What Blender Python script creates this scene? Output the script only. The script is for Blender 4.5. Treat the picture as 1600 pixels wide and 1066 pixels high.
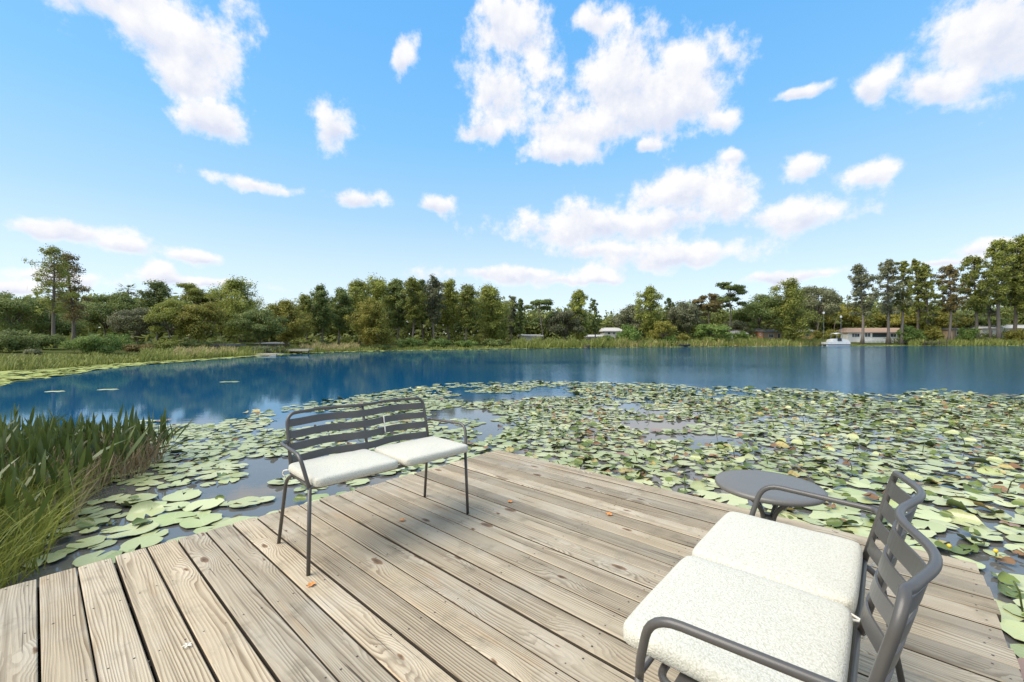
import bpy, bmesh, math, random
import numpy as np
from mathutils import Vector, noise as mnoise
R_ = math.radians
for _o in list(bpy.data.objects): bpy.data.objects.remove(_o)
S = bpy.context.scene
C = S.collection
F = 666.7            # focal length in photo pixels (1600 wide)
HZ = 531.0           # horizon row
CAMH = 1.2           # camera above the deck boards
WZ = -0.70           # water level below the deck boards

# ------------------------------------------------------------ camera
cam_d = bpy.data.cameras.new('camera'); cam = bpy.data.objects.new('camera', cam_d); C.objects.link(cam)
cam_d.sensor_width = 36.0; cam_d.lens = 36.0 * F / 1600.0
cam_d.clip_start = 0.02; cam_d.clip_end = 9000
cam.location = (0, 0, CAMH)
cam.rotation_euler = (R_(90) - math.atan((533 - HZ) / F), 0, 0)
S.camera = cam

# ------------------------------------------------------------ node helpers
def nd(t, typ, ins=None, **props):
    n = t.nodes.new(typ)
    for k, v in props.items(): setattr(n, k, v)
    for k, v in (ins or {}).items():
        s = n.inputs[k]
        if isinstance(v, bpy.types.NodeSocket): t.links.new(v, s)
        else: s.default_value = v
    return n
def mth(t, op, a, b=None, c=None, clamp=False):
    ins = {0: a}
    if b is not None: ins[1] = b
    if c is not None: ins[2] = c
    return nd(t, 'ShaderNodeMath', ins, operation=op, use_clamp=clamp).outputs[0]
def sstep(t, x, lo, hi, to0=0.0, to1=1.0):
    return nd(t, 'ShaderNodeMapRange', {0: x, 1: lo, 2: hi, 3: to0, 4: to1}, interpolation_type='SMOOTHSTEP').outputs[0]
def mixc(t, f, a, b, blend='MIX'):
    n = nd(t, 'ShaderNodeMix', None, data_type='RGBA', blend_type=blend)
    for s, v in ((n.inputs[0], f), (n.inputs[6], a), (n.inputs[7], b)):
        if isinstance(v, bpy.types.NodeSocket): t.links.new(v, s)
        else: s.default_value = (tuple(v) + (1,))[:4] if isinstance(v, (tuple, list)) else v
    return n.outputs[2]
def comb(t, x, y, z): return nd(t, 'ShaderNodeCombineXYZ', {0: x, 1: y, 2: z}).outputs[0]
def nz(t, vec, scale=1, detail=2, rough=.5, out=0, dist=0.0):
    return nd(t, 'ShaderNodeTexNoise', {'Vector': vec, 'Scale': scale, 'Detail': detail, 'Roughness': rough, 'Distortion': dist}).outputs[out]

# ------------------------------------------------------------ world: sky and clouds
SUN_EL, SUN_AZ = 52.0, -112.0       # sun high, to the left (degrees from +Y, clockwise)
W = bpy.data.worlds.new('World'); S.world = W; W.use_nodes = True
W.cycles.sampling_method = 'MANUAL'; W.cycles.sample_map_resolution = 512
t = W.node_tree; t.nodes.clear()
wout = nd(t, 'ShaderNodeOutputWorld'); bg = nd(t, 'ShaderNodeBackground', {'Strength': 0.1})
t.links.new(bg.outputs[0], wout.inputs[0])
sky = nd(t, 'ShaderNodeTexSky', None, sky_type='NISHITA', sun_disc=False, sun_elevation=R_(SUN_EL), sun_rotation=R_(SUN_AZ), altitude=20, air_density=1.0, dust_density=0.1, ozone_density=3.0)
gen = nd(t, 'ShaderNodeTexCoord').outputs['Generated']
nrm = nd(t, 'ShaderNodeVectorMath', {0: gen}, operation='NORMALIZE').outputs[0]
sp = nd(t, 'ShaderNodeSeparateXYZ', {0: nrm}).outputs
az = mth(t, 'ARCTAN2', sp[0], sp[1]); el = mth(t, 'ARCSINE', sp[2])
ae = comb(t, az, el, 0.0)
CLOUDS = [(225,-15,150,70),(285,55,100,65),(300,112,60,36),(175,5,100,40),(335,190,58,34),(527,196,38,40),(640,85,22,36),(390,285,80,14),(568,310,38,18),(682,317,30,18),
 (105,358,105,18),(190,377,55,17),(312,400,38,12),(252,424,30,14),(110,432,100,12),(330,440,120,10),(800,50,68,62),(790,135,62,58),(748,196,45,28),(925,28,55,28),
 (965,110,75,65),(1030,125,100,72),(1085,155,70,48),(1125,188,30,26),(905,190,105,42),(880,233,82,24),(1065,296,120,34),(1125,312,65,24),(930,352,165,36),(1050,345,80,22),
 (1050,402,135,24),(955,392,100,16),(1253,259,36,26),(1368,253,48,28),(1148,252,24,14),(1245,335,76,34),(1525,55,120,76),(1480,132,58,32),(1600,30,80,75),(1370,137,42,30),(335,55,60,55),
 (1255,142,45,10),(800,432,135,13),(890,440,80,11),(1230,436,95,9),(1565,385,60,13),(1470,410,90,9),(1010,228,18,12),(15,448,60,14)]
wn = nz(t, ae, 6.5, 3, .6, out=1)
warp = nd(t, 'ShaderNodeVectorMath', {0: wn, 1: (.5, .5, .5)}, operation='SUBTRACT').outputs[0]
aew = nd(t, 'ShaderNodeVectorMath', {0: warp, 1: (.10, .07, 0), 2: ae}, operation='MULTIPLY_ADD').outputs[0]
num = 0.0; den = 0.0
for px, py, rx, ry in CLOUDS:
    a0 = math.atan((px - 800) / F); e0 = math.atan((HZ - py) / F * math.cos(a0))
    ra = rx / F * math.cos(a0) ** 2 * 1.06; re = ry / F * math.cos(a0) * math.cos(e0) ** 2 * 1.06
    m = nd(t, 'ShaderNodeVectorMath', {0: aew, 1: (1 / ra, 1 / re, 0), 2: (-a0 / ra, -e0 / re, 0)}, operation='MULTIPLY_ADD').outputs[0]
    L = nd(t, 'ShaderNodeVectorMath', {0: m}, operation='LENGTH').outputs['Value']
    w_ = mth(t, 'POWER', .015, L); my_ = nd(t, 'ShaderNodeSeparateXYZ', {0: m}).outputs[1]
    num = mth(t, 'MULTIPLY_ADD', w_, my_, num); den = mth(t, 'ADD', w_, den)
den = mth(t, 'MAXIMUM', den, 1e-9); acc = mth(t, 'LOGARITHM', den, .015); vy = mth(t, 'DIVIDE', num, den)
blob = mth(t, 'SUBTRACT', 1.0, acc)
# the same kind of fair-weather cloud goes on all round and overhead
gz = nz(t, nd(t, 'ShaderNodeVectorMath', {0: nrm, 1: (1, 1, 1.6)}, operation='MULTIPLY').outputs[0], 2.6, 3, .5)
beyond = mth(t, 'MAXIMUM', sstep(t, mth(t, 'ABSOLUTE', az), .92, 1.1), sstep(t, el, .70, .82))
gen_b = mth(t, 'SUBTRACT', mth(t, 'MULTIPLY', mth(t, 'SUBTRACT', gz, .47), 6.0), mth(t, 'MULTIPLY', mth(t, 'SUBTRACT', 1.0, beyond), 6.0))
blob = mth(t, 'MAXIMUM', mth(t, 'MAXIMUM', blob, -1.0), mth(t, 'MINIMUM', gen_b, 1.0))
fb = nz(t, ae, 10.0, 8, .64)
up = nd(t, 'ShaderNodeVectorMath', {0: ae, 1: (-.016, .030, 0)}, operation='ADD').outputs[0]
fb2 = nz(t, up, 10.0, 4, .55)
dens = mth(t, 'ADD', mth(t, 'MULTIPLY', blob, 1.75), mth(t, 'MULTIPLY', mth(t, 'SUBTRACT', fb, .50), 5.2))
cov = sstep(t, dens, -.16, 1.05)
thick = sstep(t, dens, .5, 2.0)
emb = mth(t, 'MULTIPLY', mth(t, 'SUBTRACT', fb, fb2), 1.7)
base_ = mth(t, 'MULTIPLY', sstep(t, mth(t, 'ADD', vy, mth(t, 'MULTIPLY', mth(t, 'SUBTRACT', fb, .5), 1.6)), .30, -.65), sstep(t, dens, .1, 1.1))
lit = mth(t, 'ADD', mth(t, 'SUBTRACT', mth(t, 'SUBTRACT', .97, mth(t, 'MULTIPLY', thick, .14)), mth(t, 'MULTIPLY', base_, .62)), emb, clamp=True)
SKY_GAIN = 1.0
CL = 4.4
ccol = mixc(t, lit, (CL * .66, CL * .72, CL * .92), (CL * 1.06, CL * 1.05, CL * 1.04))
cr = nd(t, 'ShaderNodeValToRGB', {0: sstep(t, el, -.03, .75)})
for pos_, col_ in ((.0, (4.6, 5.2, 5.7)), (.10, (4.1, 5.0, 5.8)), (.32, (2.5, 4.15, 5.9)), (.62, (1.4, 3.55, 6.0)), (1.0, (.8, 2.9, 5.9))):
    e_ = cr.color_ramp.elements[0] if pos_ == 0 else cr.color_ramp.elements[-1] if pos_ == 1 else cr.color_ramp.elements.new(pos_)
    e_.color = tuple(c_ * .081 for c_ in col_) + (1,)
air = nd(t, 'ShaderNodeVectorMath', {0: cr.outputs[0], 'Scale': 10.0}, operation='SCALE').outputs[0]
hs = mixc(t, .80, sky.outputs[0], air)
fin = mixc(t, mth(t, 'MULTIPLY', cov, .97), hs, ccol)
t.links.new(fin, bg.inputs[0])

# ------------------------------------------------------------ sun (soft, veiled by cloud)
sd = bpy.data.lights.new('sun', 'SUN'); sd.energy = 2.4; sd.angle = R_(55); sd.color = (1.0, .93, .82)
sun = bpy.data.objects.new('sun', sd); C.objects.link(sun)
_e, _a = R_(SUN_EL), R_(SUN_AZ)
sdir = Vector((math.sin(_a) * math.cos(_e), math.cos(_a) * math.cos(_e), math.sin(_e)))
sun.rotation_euler = sdir.to_track_quat('Z', 'Y').to_euler(); sun.location = sdir * 60
S.view_settings.view_transform = 'Standard'; S.view_settings.look = 'None'
S.view_settings.gamma = 1.0; S.view_settings.use_curve_mapping = False
S.view_settings.exposure = 1.15
S.cycles.use_denoising = True
S.cycles.max_bounces = 4; S.cycles.diffuse_bounces = 3; S.cycles.glossy_bounces = 3; S.cycles.transparent_max_bounces = 4
S.cycles.sample_clamp_indirect = 6.0

# ------------------------------------------------------------ mesh helpers
class MB:
    def __init__(s): s.v = []; s.f3 = []; s.f4 = []; s.m3 = []; s.m4 = []; s.n = 0; s.fx = []; s.mx = []
    def add(s, v, f, m=0):
        v = np.asarray(v, float).reshape(-1, 3)
        if isinstance(f, np.ndarray):
            k = f.shape[1]; (s.f3 if k == 3 else s.f4).append(f + s.n); (s.m3 if k == 3 else s.m4).append(np.full(len(f), m))
        else:
            for q in f: s.fx.append([i + s.n for i in q]); s.mx.append(m)
        s.v.append(v); s.n += len(v); return s
    def mesh(s, name, mats, smooth=False):
        me = bpy.data.meshes.new(name); V = np.concatenate(s.v)
        idx = []; tot = []; mi = []
        for a, m in zip(s.f3, s.m3): idx.append(a.ravel()); tot.append(np.full(len(a), 3)); mi.append(m)
        for a, m in zip(s.f4, s.m4): idx.append(a.ravel()); tot.append(np.full(len(a), 4)); mi.append(m)
        for q, m in zip(s.fx, s.mx): idx.append(np.array(q)); tot.append(np.array([len(q)])); mi.append(np.array([m]))
        idx = np.concatenate(idx).astype(np.int32); tot = np.concatenate(tot).astype(np.int32); mi = np.concatenate(mi).astype(np.int32)
        me.vertices.add(len(V)); me.vertices.foreach_set('co', V.astype(np.float32).ravel())
        me.loops.add(len(idx)); me.loops.foreach_set('vertex_index', idx)
        me.polygons.add(len(tot)); me.polygons.foreach_set('loop_start', np.concatenate([[0], np.cumsum(tot)[:-1]]).astype(np.int32))
        for m in (mats if isinstance(mats, (list, tuple)) else [mats]): me.materials.append(m)
        me.polygons.foreach_set('material_index', mi)
        me.polygons.foreach_set('use_smooth', np.full(len(tot), smooth))
        me.update(calc_edges=True)
        return me
    def build(s, name, mats, parent=None, smooth=False, **tags):
        return mk(name, s.mesh(name, mats, smooth), parent, **tags)
    def box(s, lo, hi, m=0):
        x0, y0, z0 = lo; x1, y1, z1 = hi
        return s.add([(x0,y0,z0),(x1,y0,z0),(x1,y1,z0),(x0,y1,z0),(x0,y0,z1),(x1,y0,z1),(x1,y1,z1),(x0,y1,z1)],
                     [(0,3,2,1),(4,5,6,7),(0,1,5,4),(1,2,6,5),(2,3,7,6),(3,0,4,7)], m)
    def tube(s, path, r, n=10, m=0, caps=True):
        P = np.asarray(path, float); k = len(P)
        r = np.full(k, r) if np.isscalar(r) else np.asarray(r, float)
        T = np.gradient(P, axis=0); T /= np.linalg.norm(T, axis=1)[:, None] + 1e-12
        up = np.array([0, 0, 1.0]) if abs(T[0][2]) < .9 else np.array([1.0, 0, 0])
        N = np.cross(T[0], up); N /= np.linalg.norm(N); rings = []
        ang = np.linspace(0, 2 * math.pi, n, endpoint=False)
        for i in range(k):
            N = N - T[i] * N.dot(T[i]); N /= np.linalg.norm(N); B = np.cross(T[i], N)
            rings.append(P[i] + r[i] * (np.cos(ang)[:, None] * N + np.sin(ang)[:, None] * B))
        V = np.concatenate(rings); a = np.arange(n); b = (a + 1) % n
        q = np.concatenate([np.stack([i * n + a, i * n + b, (i + 1) * n + b, (i + 1) * n + a], 1) for i in range(k - 1)])
        s.add(V, q, m)
        if caps:
            base = s.n - len(V)
            s.fx.append([base + i for i in range(n)][::-1]); s.mx.append(m)
            s.fx.append([base + (k - 1) * n + i for i in range(n)]); s.mx.append(m)
        return s
def mk(name, data, parent=None, **tags):
    o = bpy.data.objects.new(name, data); C.objects.link(o)
    if parent is not None: o.parent = parent
    for k, v in tags.items():
        if v is not None: o[k] = v
    return o
def thing(name, label, category, loc=(0, 0, 0), rz=0.0, group=None):
    return_o = mk(name, None, None, label=label, category=category, group=group)
    return_o.location = loc; return_o.rotation_euler = (0, 0, rz); return_o.empty_display_size = .1
    return return_o
def fillet(pts, rad, n=6):
    """polyline with its inner corners rounded"""
    P = [Vector(p) for p in pts]; out = [P[0]]
    rad = rad if isinstance(rad, (list, tuple)) else [rad] * (len(P) - 2)
    for i in range(1, len(P) - 1):
        a, b, c = P[i - 1], P[i], P[i + 1]; u = (a - b); w = (c - b)
        r = min(rad[i - 1], u.length * .48, w.length * .48)
        s_ = b + u.normalized() * r; e_ = b + w.normalized() * r
        for k in range(n + 1):
            q = k / n; out.append(s_ * (1 - q) ** 2 + b * 2 * q * (1 - q) + e_ * q * q)
    out.append(P[-1]); return [tuple(p) for p in out]
def lathe(mb, prof, n=48, m=0):
    k = len(prof); a = np.linspace(0, 2 * math.pi, n, endpoint=False)
    V = np.concatenate([np.stack([np.cos(a) * r, np.sin(a) * r, np.full(n, z)], 1) for r, z in prof])
    i = np.arange(n); j = (i + 1) % n
    mb.add(V, np.concatenate([np.stack([q * n + i, q * n + j, (q + 1) * n + j, (q + 1) * n + i], 1) for q in range(k - 1)]), m)
    return mb

# ------------------------------------------------------------ materials
def mat(name):
    m = bpy.data.materials.new(name); m.use_nodes = True; t = m.node_tree; t.nodes.clear()
    return m, t, nd(t, 'ShaderNodeOutputMaterial')
def prin(t, out, color, rough=.5, bump=None, bstr=.3, bdist=.01, **kw):
    p = nd(t, 'ShaderNodeBsdfPrincipled', {'Roughness': rough})
    if isinstance(color, bpy.types.NodeSocket): t.links.new(color, p.inputs['Base Color'])
    else: p.inputs['Base Color'].default_value = tuple(color) + (1,)
    for k, v in kw.items(): p.inputs[k.replace('_', ' ')].default_value = v
    if bump is not None:
        b = nd(t, 'ShaderNodeBump', {'Height': bump, 'Strength': bstr, 'Distance': bdist}); t.links.new(b.outputs[0], p.inputs['Normal'])
    t.links.new(p.outputs[0], out.inputs[0]); return p
def simple(name, col, rough=.6, var=.15, scale=3.0, bstr=.15, **kw):
    m, t, o = mat(name); co = nd(t, 'ShaderNodeTexCoord').outputs['Object']
    n = nz(t, co, scale, 4, .6)
    c = mixc(t, n, tuple(x * (1 - var) for x in col), tuple(min(1, x * (1 + var)) for x in col))
    prin(t, o, c, rough, n, bstr, .01, **kw); return m

def wood_mat():
    m, t, o = mat('weathered_pine')
    co = nd(t, 'ShaderNodeTexCoord').outputs['Object']; s = nd(t, 'ShaderNodeSeparateXYZ', {0: co}).outputs
    rnd = nd(t, 'ShaderNodeObjectInfo').outputs['Random']
    u = mth(t, 'MULTIPLY_ADD', rnd, 173.0, s[0]); v = s[1]; zz = mth(t, 'MULTIPLY', rnd, 71.0)
    # knots
    kv = comb(t, mth(t, 'MULTIPLY', u, 2.1), mth(t, 'MULTIPLY_ADD', v, 5.2, mth(t, 'MULTIPLY', rnd, 13.0)), 0.0)
    kw = nd(t, 'ShaderNodeVectorMath', {0: nz(t, kv, 6.0, 3, .6, out=1), 1: (.12, .12, 0), 2: kv}, operation='MULTIPLY_ADD').outputs[0]
    vor = nd(t, 'ShaderNodeTexVoronoi', {'Vector': kw, 'Scale': 1.0, 'Randomness': 1.0}, voronoi_dimensions='2D')
    d = vor.outputs['Distance']; cr = nd(t, 'ShaderNodeSeparateColor', {0: vor.outputs['Color']}).outputs
    gate = mth(t, 'GREATER_THAN', cr[0], .70)
    size = mth(t, 'MULTIPLY_ADD', mth(t, 'MULTIPLY', cr[1], cr[1]), .080, .018)
    knot = mth(t, 'MULTIPLY', gate, sstep(t, mth(t, 'SUBTRACT', d, size), .018, -.012))
    halo = mth(t, 'MULTIPLY', gate, sstep(t, d, .42, .06))
    # growth rings seen as long lines, bending round the knots
    n1 = nz(t, comb(t, mth(t, 'MULTIPLY', u, .42), mth(t, 'MULTIPLY', v, 5.0), zz), 1.0, 2, .5)
    n2 = nz(t, comb(t, mth(t, 'MULTIPLY', u, 2.6), mth(t, 'MULTIPLY', v, 16.0), zz), 1.0, 2, .5)
    ph = mth(t, 'ADD', mth(t, 'MULTIPLY', v, 88.0), mth(t, 'ADD', mth(t, 'MULTIPLY', n1, 15.0), mth(t, 'ADD', mth(t, 'MULTIPLY', n2, 1.5), mth(t, 'MULTIPLY', halo, 3.2))))
    ring = mth(t, 'FRACT', ph)
    late = mth(t, 'MULTIPLY', sstep(t, ring, .30, .86), sstep(t, ring, 1.0, .93))
    fine = nz(t, comb(t, mth(t, 'MULTIPLY', u, 5.0), mth(t, 'MULTIPLY', v, 260.0), zz), 1.0, 3, .6)
    fade = sstep(t, nz(t, comb(t, mth(t, 'MULTIPLY', u, 1.3), mth(t, 'MULTIPLY', v, 9.0), zz), 1.0, 2, .5), .30, .66)
    crk = nz(t, comb(t, mth(t, 'MULTIPLY', u, 2.0), mth(t, 'MULTIPLY', v, 115.0), zz), 1.0, 1, .4)
    crack = sstep(t, crk, .70, .76)
    base = mixc(t, fine, (.285, .228, .155), (.500, .430, .318))
    base = mixc(t, mth(t, 'MULTIPLY', late, mth(t, 'MULTIPLY_ADD', fade, .66, .12)), base, (.118, .078, .043))
    pos = nd(t, 'ShaderNodeNewGeometry').outputs['Position']
    patch = nz(t, pos, 1.9, 4, .6)
    base = mixc(t, sstep(t, patch, .45, .72, 0, .38), base, (.42, .395, .345))
    warm = nz(t, comb(t, mth(t, 'MULTIPLY', u, 1.1), mth(t, 'MULTIPLY', v, 7.0), mth(t, 'ADD', zz, 9.0)), 1.3, 3, .6)
    base = mixc(t, sstep(t, warm, .60, .76, 0, .55), base, (.36, .235, .125))
    dirt = nz(t, pos, 5.5, 5, .65)
    base = mixc(t, sstep(t, dirt, .52, .72, 0, .50), base, (.165, .140, .100))
    base = mixc(t, mth(t, 'MULTIPLY', halo, .22), base, (.60, .54, .44))
    base = mixc(t, mth(t, 'MULTIPLY', knot, .88), base, mixc(t, sstep(t, d, .0, size), (.05, .028, .016), mixc(t, fine, (.12, .062, .03), (.24, .14, .075))))
    base = mixc(t, mth(t, 'MULTIPLY', crack, .85), base, (.05, .037, .026))
    tone = mth(t, 'MULTIPLY_ADD', mth(t, 'FRACT', mth(t, 'MULTIPLY', rnd, 7.31)), .56, .72)
    base = mixc(t, sstep(t, nz(t, comb(t, mth(t, 'MULTIPLY', u, .9), mth(t, 'MULTIPLY', v, 30.0), zz), 1.0, 3, .6), .50, .72, 0, .45), base, (.13, .095, .060))
    base = mixc(t, 1.0, base, comb(t, tone, mth(t, 'MULTIPLY', tone, mth(t, 'MULTIPLY_ADD', rnd, .05, .965)), mth(t, 'MULTIPLY', tone, mth(t, 'MULTIPLY_ADD', rnd, .12, .90))), 'MULTIPLY')
    h = mth(t, 'SUBTRACT', mth(t, 'ADD', mth(t, 'MULTIPLY', late, .4), mth(t, 'MULTIPLY', fine, .45)), mth(t, 'ADD', mth(t, 'MULTIPLY', crack, 1.6), mth(t, 'MULTIPLY', knot, .5)))
    prin(t, o, base, .72, h, .55, .0022, Specular_IOR_Level=.25); return m
M_WOOD = wood_mat()
M_BEAM = simple('dark_wet_timber', (.055, .042, .03), .8, .3, 6)
M_SIDE = simple('gap_shade_board_side', (.060, .045, .030), .85, .35, 8)  # board sides coloured dark to stand in for shade in the gaps
M_NAIL = simple('rusty_nail', (.05, .036, .026), .6, .3, 40)

def metal_mat():
    m, t, o = mat('powder_coated_steel'); co = nd(t, 'ShaderNodeTexCoord').outputs['Object']
    n = nz(t, co, 900, 2, .5); n2 = nz(t, co, 9, 4, .6)
    c = mixc(t, n2, (.066, .061, .055), (.096, .089, .081))
    prin(t, o, c, .34, n, .08, .0006); return m
M_METAL = metal_mat()
def cushion_mat():
    m, t, o = mat('cream_boucle'); co = nd(t, 'ShaderNodeTexCoord').outputs['Object']
    w = nd(t, 'ShaderNodeVectorMath', {0: nz(t, co, 60, 2, .5, out=1), 1: (.012, .012, .012), 2: co}, operation='MULTIPLY_ADD').outputs[0]
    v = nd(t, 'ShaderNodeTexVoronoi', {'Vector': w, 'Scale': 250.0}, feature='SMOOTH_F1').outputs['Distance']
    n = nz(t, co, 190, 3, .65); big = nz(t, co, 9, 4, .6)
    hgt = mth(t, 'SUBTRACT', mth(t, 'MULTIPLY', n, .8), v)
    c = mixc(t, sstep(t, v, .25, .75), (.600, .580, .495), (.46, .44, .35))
    c = mixc(t, sstep(t, big, .55, .8, 0, .35), c, (.58, .555, .45))
    prin(t, o, c, .95, hgt, .6, .003, Specular_IOR_Level=.1, Sheen_Weight=.15); return m
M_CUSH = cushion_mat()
M_TIE = simple('cream_cotton_tape', (.75, .72, .63), .9, .1, 60)

def water_mat():
    m, t, o = mat('lake_water'); pos = nd(t, 'ShaderNodeNewGeometry').outputs['Position']
    s = nd(t, 'ShaderNodeSeparateXYZ', {0: pos}).outputs
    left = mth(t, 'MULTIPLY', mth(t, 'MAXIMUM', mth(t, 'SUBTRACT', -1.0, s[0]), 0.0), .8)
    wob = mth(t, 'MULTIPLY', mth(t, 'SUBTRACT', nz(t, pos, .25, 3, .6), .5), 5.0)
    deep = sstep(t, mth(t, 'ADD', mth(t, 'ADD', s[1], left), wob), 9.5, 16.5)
    overcast_murk = nz(t, pos, .7, 4, .6)
    shal = mixc(t, overcast_murk, (.080, .077, .068), (.135, .131, .118))  # murky tone with the grey sky's reflection painted into the base colour
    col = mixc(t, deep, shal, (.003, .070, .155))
    rip = nz(t, nd(t, 'ShaderNodeVectorMath', {0: pos, 1: (1.0, 2.6, 1)}, operation='MULTIPLY').outputs[0], 2.6, 4, .6)
    rip2 = nz(t, nd(t, 'ShaderNodeVectorMath', {0: pos, 1: (.5, 1.2, 1)}, operation='MULTIPLY').outputs[0], .5, 2, .5)
    wind = nz(t, nd(t, 'ShaderNodeVectorMath', {0: pos, 1: (.4, 1.0, 1)}, operation='MULTIPLY').outputs[0], .06, 3, .55)
    breeze = mth(t, 'MULTIPLY', sstep(t, mth(t, 'ADD', mth(t, 'MULTIPLY', wind, 90.0), s[0]), 30, 75), deep)
    hgt = mth(t, 'ADD', mth(t, 'MULTIPLY', rip, mth(t, 'MULTIPLY_ADD', breeze, 1.5, .07)), mth(t, 'MULTIPLY', rip2, .14))
    b = nd(t, 'ShaderNodeBump', {'Height': hgt, 'Strength': .35, 'Distance': .03}).outputs[0]
    fr = nd(t, 'ShaderNodeFresnel', {'IOR': mth(t, 'MULTIPLY_ADD', deep, -.2, 1.55), 'Normal': b}).outputs[0]
    fac = mth(t, 'MULTIPLY', fr, mth(t, 'MULTIPLY_ADD', deep, -.08, .97))
    df = nd(t, 'ShaderNodeBsdfDiffuse', {'Color': col, 'Normal': b})
    gl = nd(t, 'ShaderNodeBsdfGlossy', {'Color': mixc(t, deep, (1, 1, 1), (.82, .95, 1.0)), 'Roughness': mth(t, 'MULTIPLY_ADD', deep, .025, .015), 'Normal': b})
    mx = nd(t, 'ShaderNodeMixShader', {0: fac, 1: df.outputs[0], 2: gl.outputs[0]})
    t.links.new(mx.outputs[0], o.inputs[0]); return m
M_WATER = water_mat()

def leaf_mat(name, ca, cb, trans=.38, back=None, rough=.55, spec=.3, spots=None, veins=False):
    m, t, o = mat(name)
    g = nd(t, 'ShaderNodeNewGeometry'); rnd = nd(t, 'ShaderNodeObjectInfo').outputs['Random']
    r = mth(t, 'FRACT', mth(t, 'ADD', g.outputs['Random Per Island'], mth(t, 'MULTIPLY', rnd, 5.7)))
    n = nz(t, g.outputs['Position'], .55, 3, .6)
    f = mth(t, 'ADD', mth(t, 'MULTIPLY', r, .55), mth(t, 'MULTIPLY', sstep(t, n, .32, .68), .45))
    c = mixc(t, f, ca, cb)
    tone = mth(t, 'MULTIPLY_ADD', mth(t, 'FRACT', mth(t, 'MULTIPLY', rnd, 3.3)), .36, .82)
    c = mixc(t, 1.0, c, comb(t, tone, tone, tone), 'MULTIPLY')
    if spots: c = mixc(t, sstep(t, nz(t, g.outputs['Position'], 26.0, 3, .7), spots[0], spots[0] + .1, 0, .7), c, spots[1])
    if veins:
        pc = nd(t, 'ShaderNodeAttribute', None, attribute_name='pc').outputs['Vector']; q = nd(t, 'ShaderNodeSeparateXYZ', {0: pc}).outputs
        rad = nd(t, 'ShaderNodeVectorMath', {0: pc}, operation='LENGTH').outputs['Value']; ang = mth(t, 'ARCTAN2', q[1], q[0])
        vn = mth(t, 'ABSOLUTE', mth(t, 'SINE', mth(t, 'MULTIPLY', ang, 6.5)))
        vein = mth(t, 'MULTIPLY', sstep(t, mth(t, 'MULTIPLY', vn, mth(t, 'ADD', rad, .05)), .13, .03), .30)
        c = mixc(t, vein, c, (.62, .62, .36))
        edge_ = mth(t, 'MULTIPLY', sstep(t, mth(t, 'ADD', rad, mth(t, 'MULTIPLY', nz(t, g.outputs['Position'], 14.0, 3, .6), .35)), 1.02, 1.25), .75)
        c = mixc(t, edge_, c, (.24, .19, .06))
    if back: c = mixc(t, g.outputs['Backfacing'], c, back)
    p = nd(t, 'ShaderNodeBsdfPrincipled', {'Base Color': c, 'Roughness': rough, 'Specular IOR Level': spec})
    tr = nd(t, 'ShaderNodeBsdfTranslucent', {'Color': c})
    mx = nd(t, 'ShaderNodeMixShader', {0: trans, 1: p.outputs[0], 2: tr.outputs[0]})
    t.links.new(mx.outputs[0], o.inputs[0]); return m
LM = {
 'olive': leaf_mat('cypress_foliage', (.140, .170, .034), (.420, .430, .098)),
 'dark': leaf_mat('oak_foliage', (.085, .125, .036), (.270, .310, .090)),
 'yellow': leaf_mat('yellowing_foliage', (.185, .185, .034), (.430, .390, .080)),
 'grey': leaf_mat('mossy_grey_foliage', (.125, .140, .070), (.300, .300, .160)),
 'rust': leaf_mat('rusty_cypress_foliage', (.160, .130, .045), (.350, .265, .095)),
 'green': leaf_mat('bright_shrub_foliage', (.090, .160, .034), (.265, .340, .085)),
 'palm': leaf_mat('palm_foliage', (.105, .145, .042), (.250, .275, .095)),
 'moss': leaf_mat('hanging_moss', (.19, .17, .12), (.32, .30, .22)),
 'reed': leaf_mat('reed_leaf', (.032, .052, .012), (.108, .138, .031), .3, None, .40, .5),
 'reeddry': leaf_mat('dry_reed_stem', (.22, .15, .08), (.50, .40, .25), .2),
 'grass': leaf_mat('marsh_grass', (.130, .180, .024), (.380, .380, .075), .3),
 'fargrass': leaf_mat('shore_grass', (.150, .190, .042), (.360, .365, .100), .3),
 'drygrass': leaf_mat('dry_shore_grass', (.36, .28, .12), (.58, .48, .24), .3),
 'woods': leaf_mat('woodland_foliage', (.090, .118, .030), (.290, .310, .080)),
 'pad': leaf_mat('lily_pad_green', (.275, .330, .110), (.585, .585, .310), .04, (.060, .085, .018), .30, .6, (.64, (.48, .40, .14)), True),
 'paddark': leaf_mat('lily_leaf_dark_green', (.075, .115, .022), (.220, .270, .060), .15, (.045, .065, .015), .35, .5),
 'shorepad': leaf_mat('shore_lily_pad', (.24, .29, .075), (.44, .46, .17), .1, None, .8, .1),
 'padyellow': leaf_mat('lily_pad_yellowed', (.40, .33, .10), (.52, .44, .19), .1, (.26, .19, .06), .45, .4, (.52, (.28, .15, .05))),
 'padbrown': leaf_mat('lily_pad_withered', (.13, .070, .034), (.34, .20, .10), .05, (.09, .055, .03), .6, .3),
 'padred': leaf_mat('lily_pad_reddish', (.30, .17, .12), (.40, .26, .18), .05, (.14, .08, .05), .35, .5),
}
def bark_mat():
    m, t, o = mat('cypress_bark'); co = nd(t, 'ShaderNodeTexCoord').outputs['Object']
    n = nz(t, nd(t, 'ShaderNodeVectorMath', {0: co, 1: (6, 6, .8)}, operation='MULTIPLY').outputs[0], 1.0, 4, .65)
    rnd = nd(t, 'ShaderNodeObjectInfo').outputs['Random']
    c = mixc(t, n, (.075, .055, .040), (.24, .19, .145))
    c = mixc(t, mth(t, 'MULTIPLY', rnd, .5), c, (.20, .185, .165))
    prin(t, o, c, .85, n, .8, .05); return m
M_BARK = bark_mat()

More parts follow.
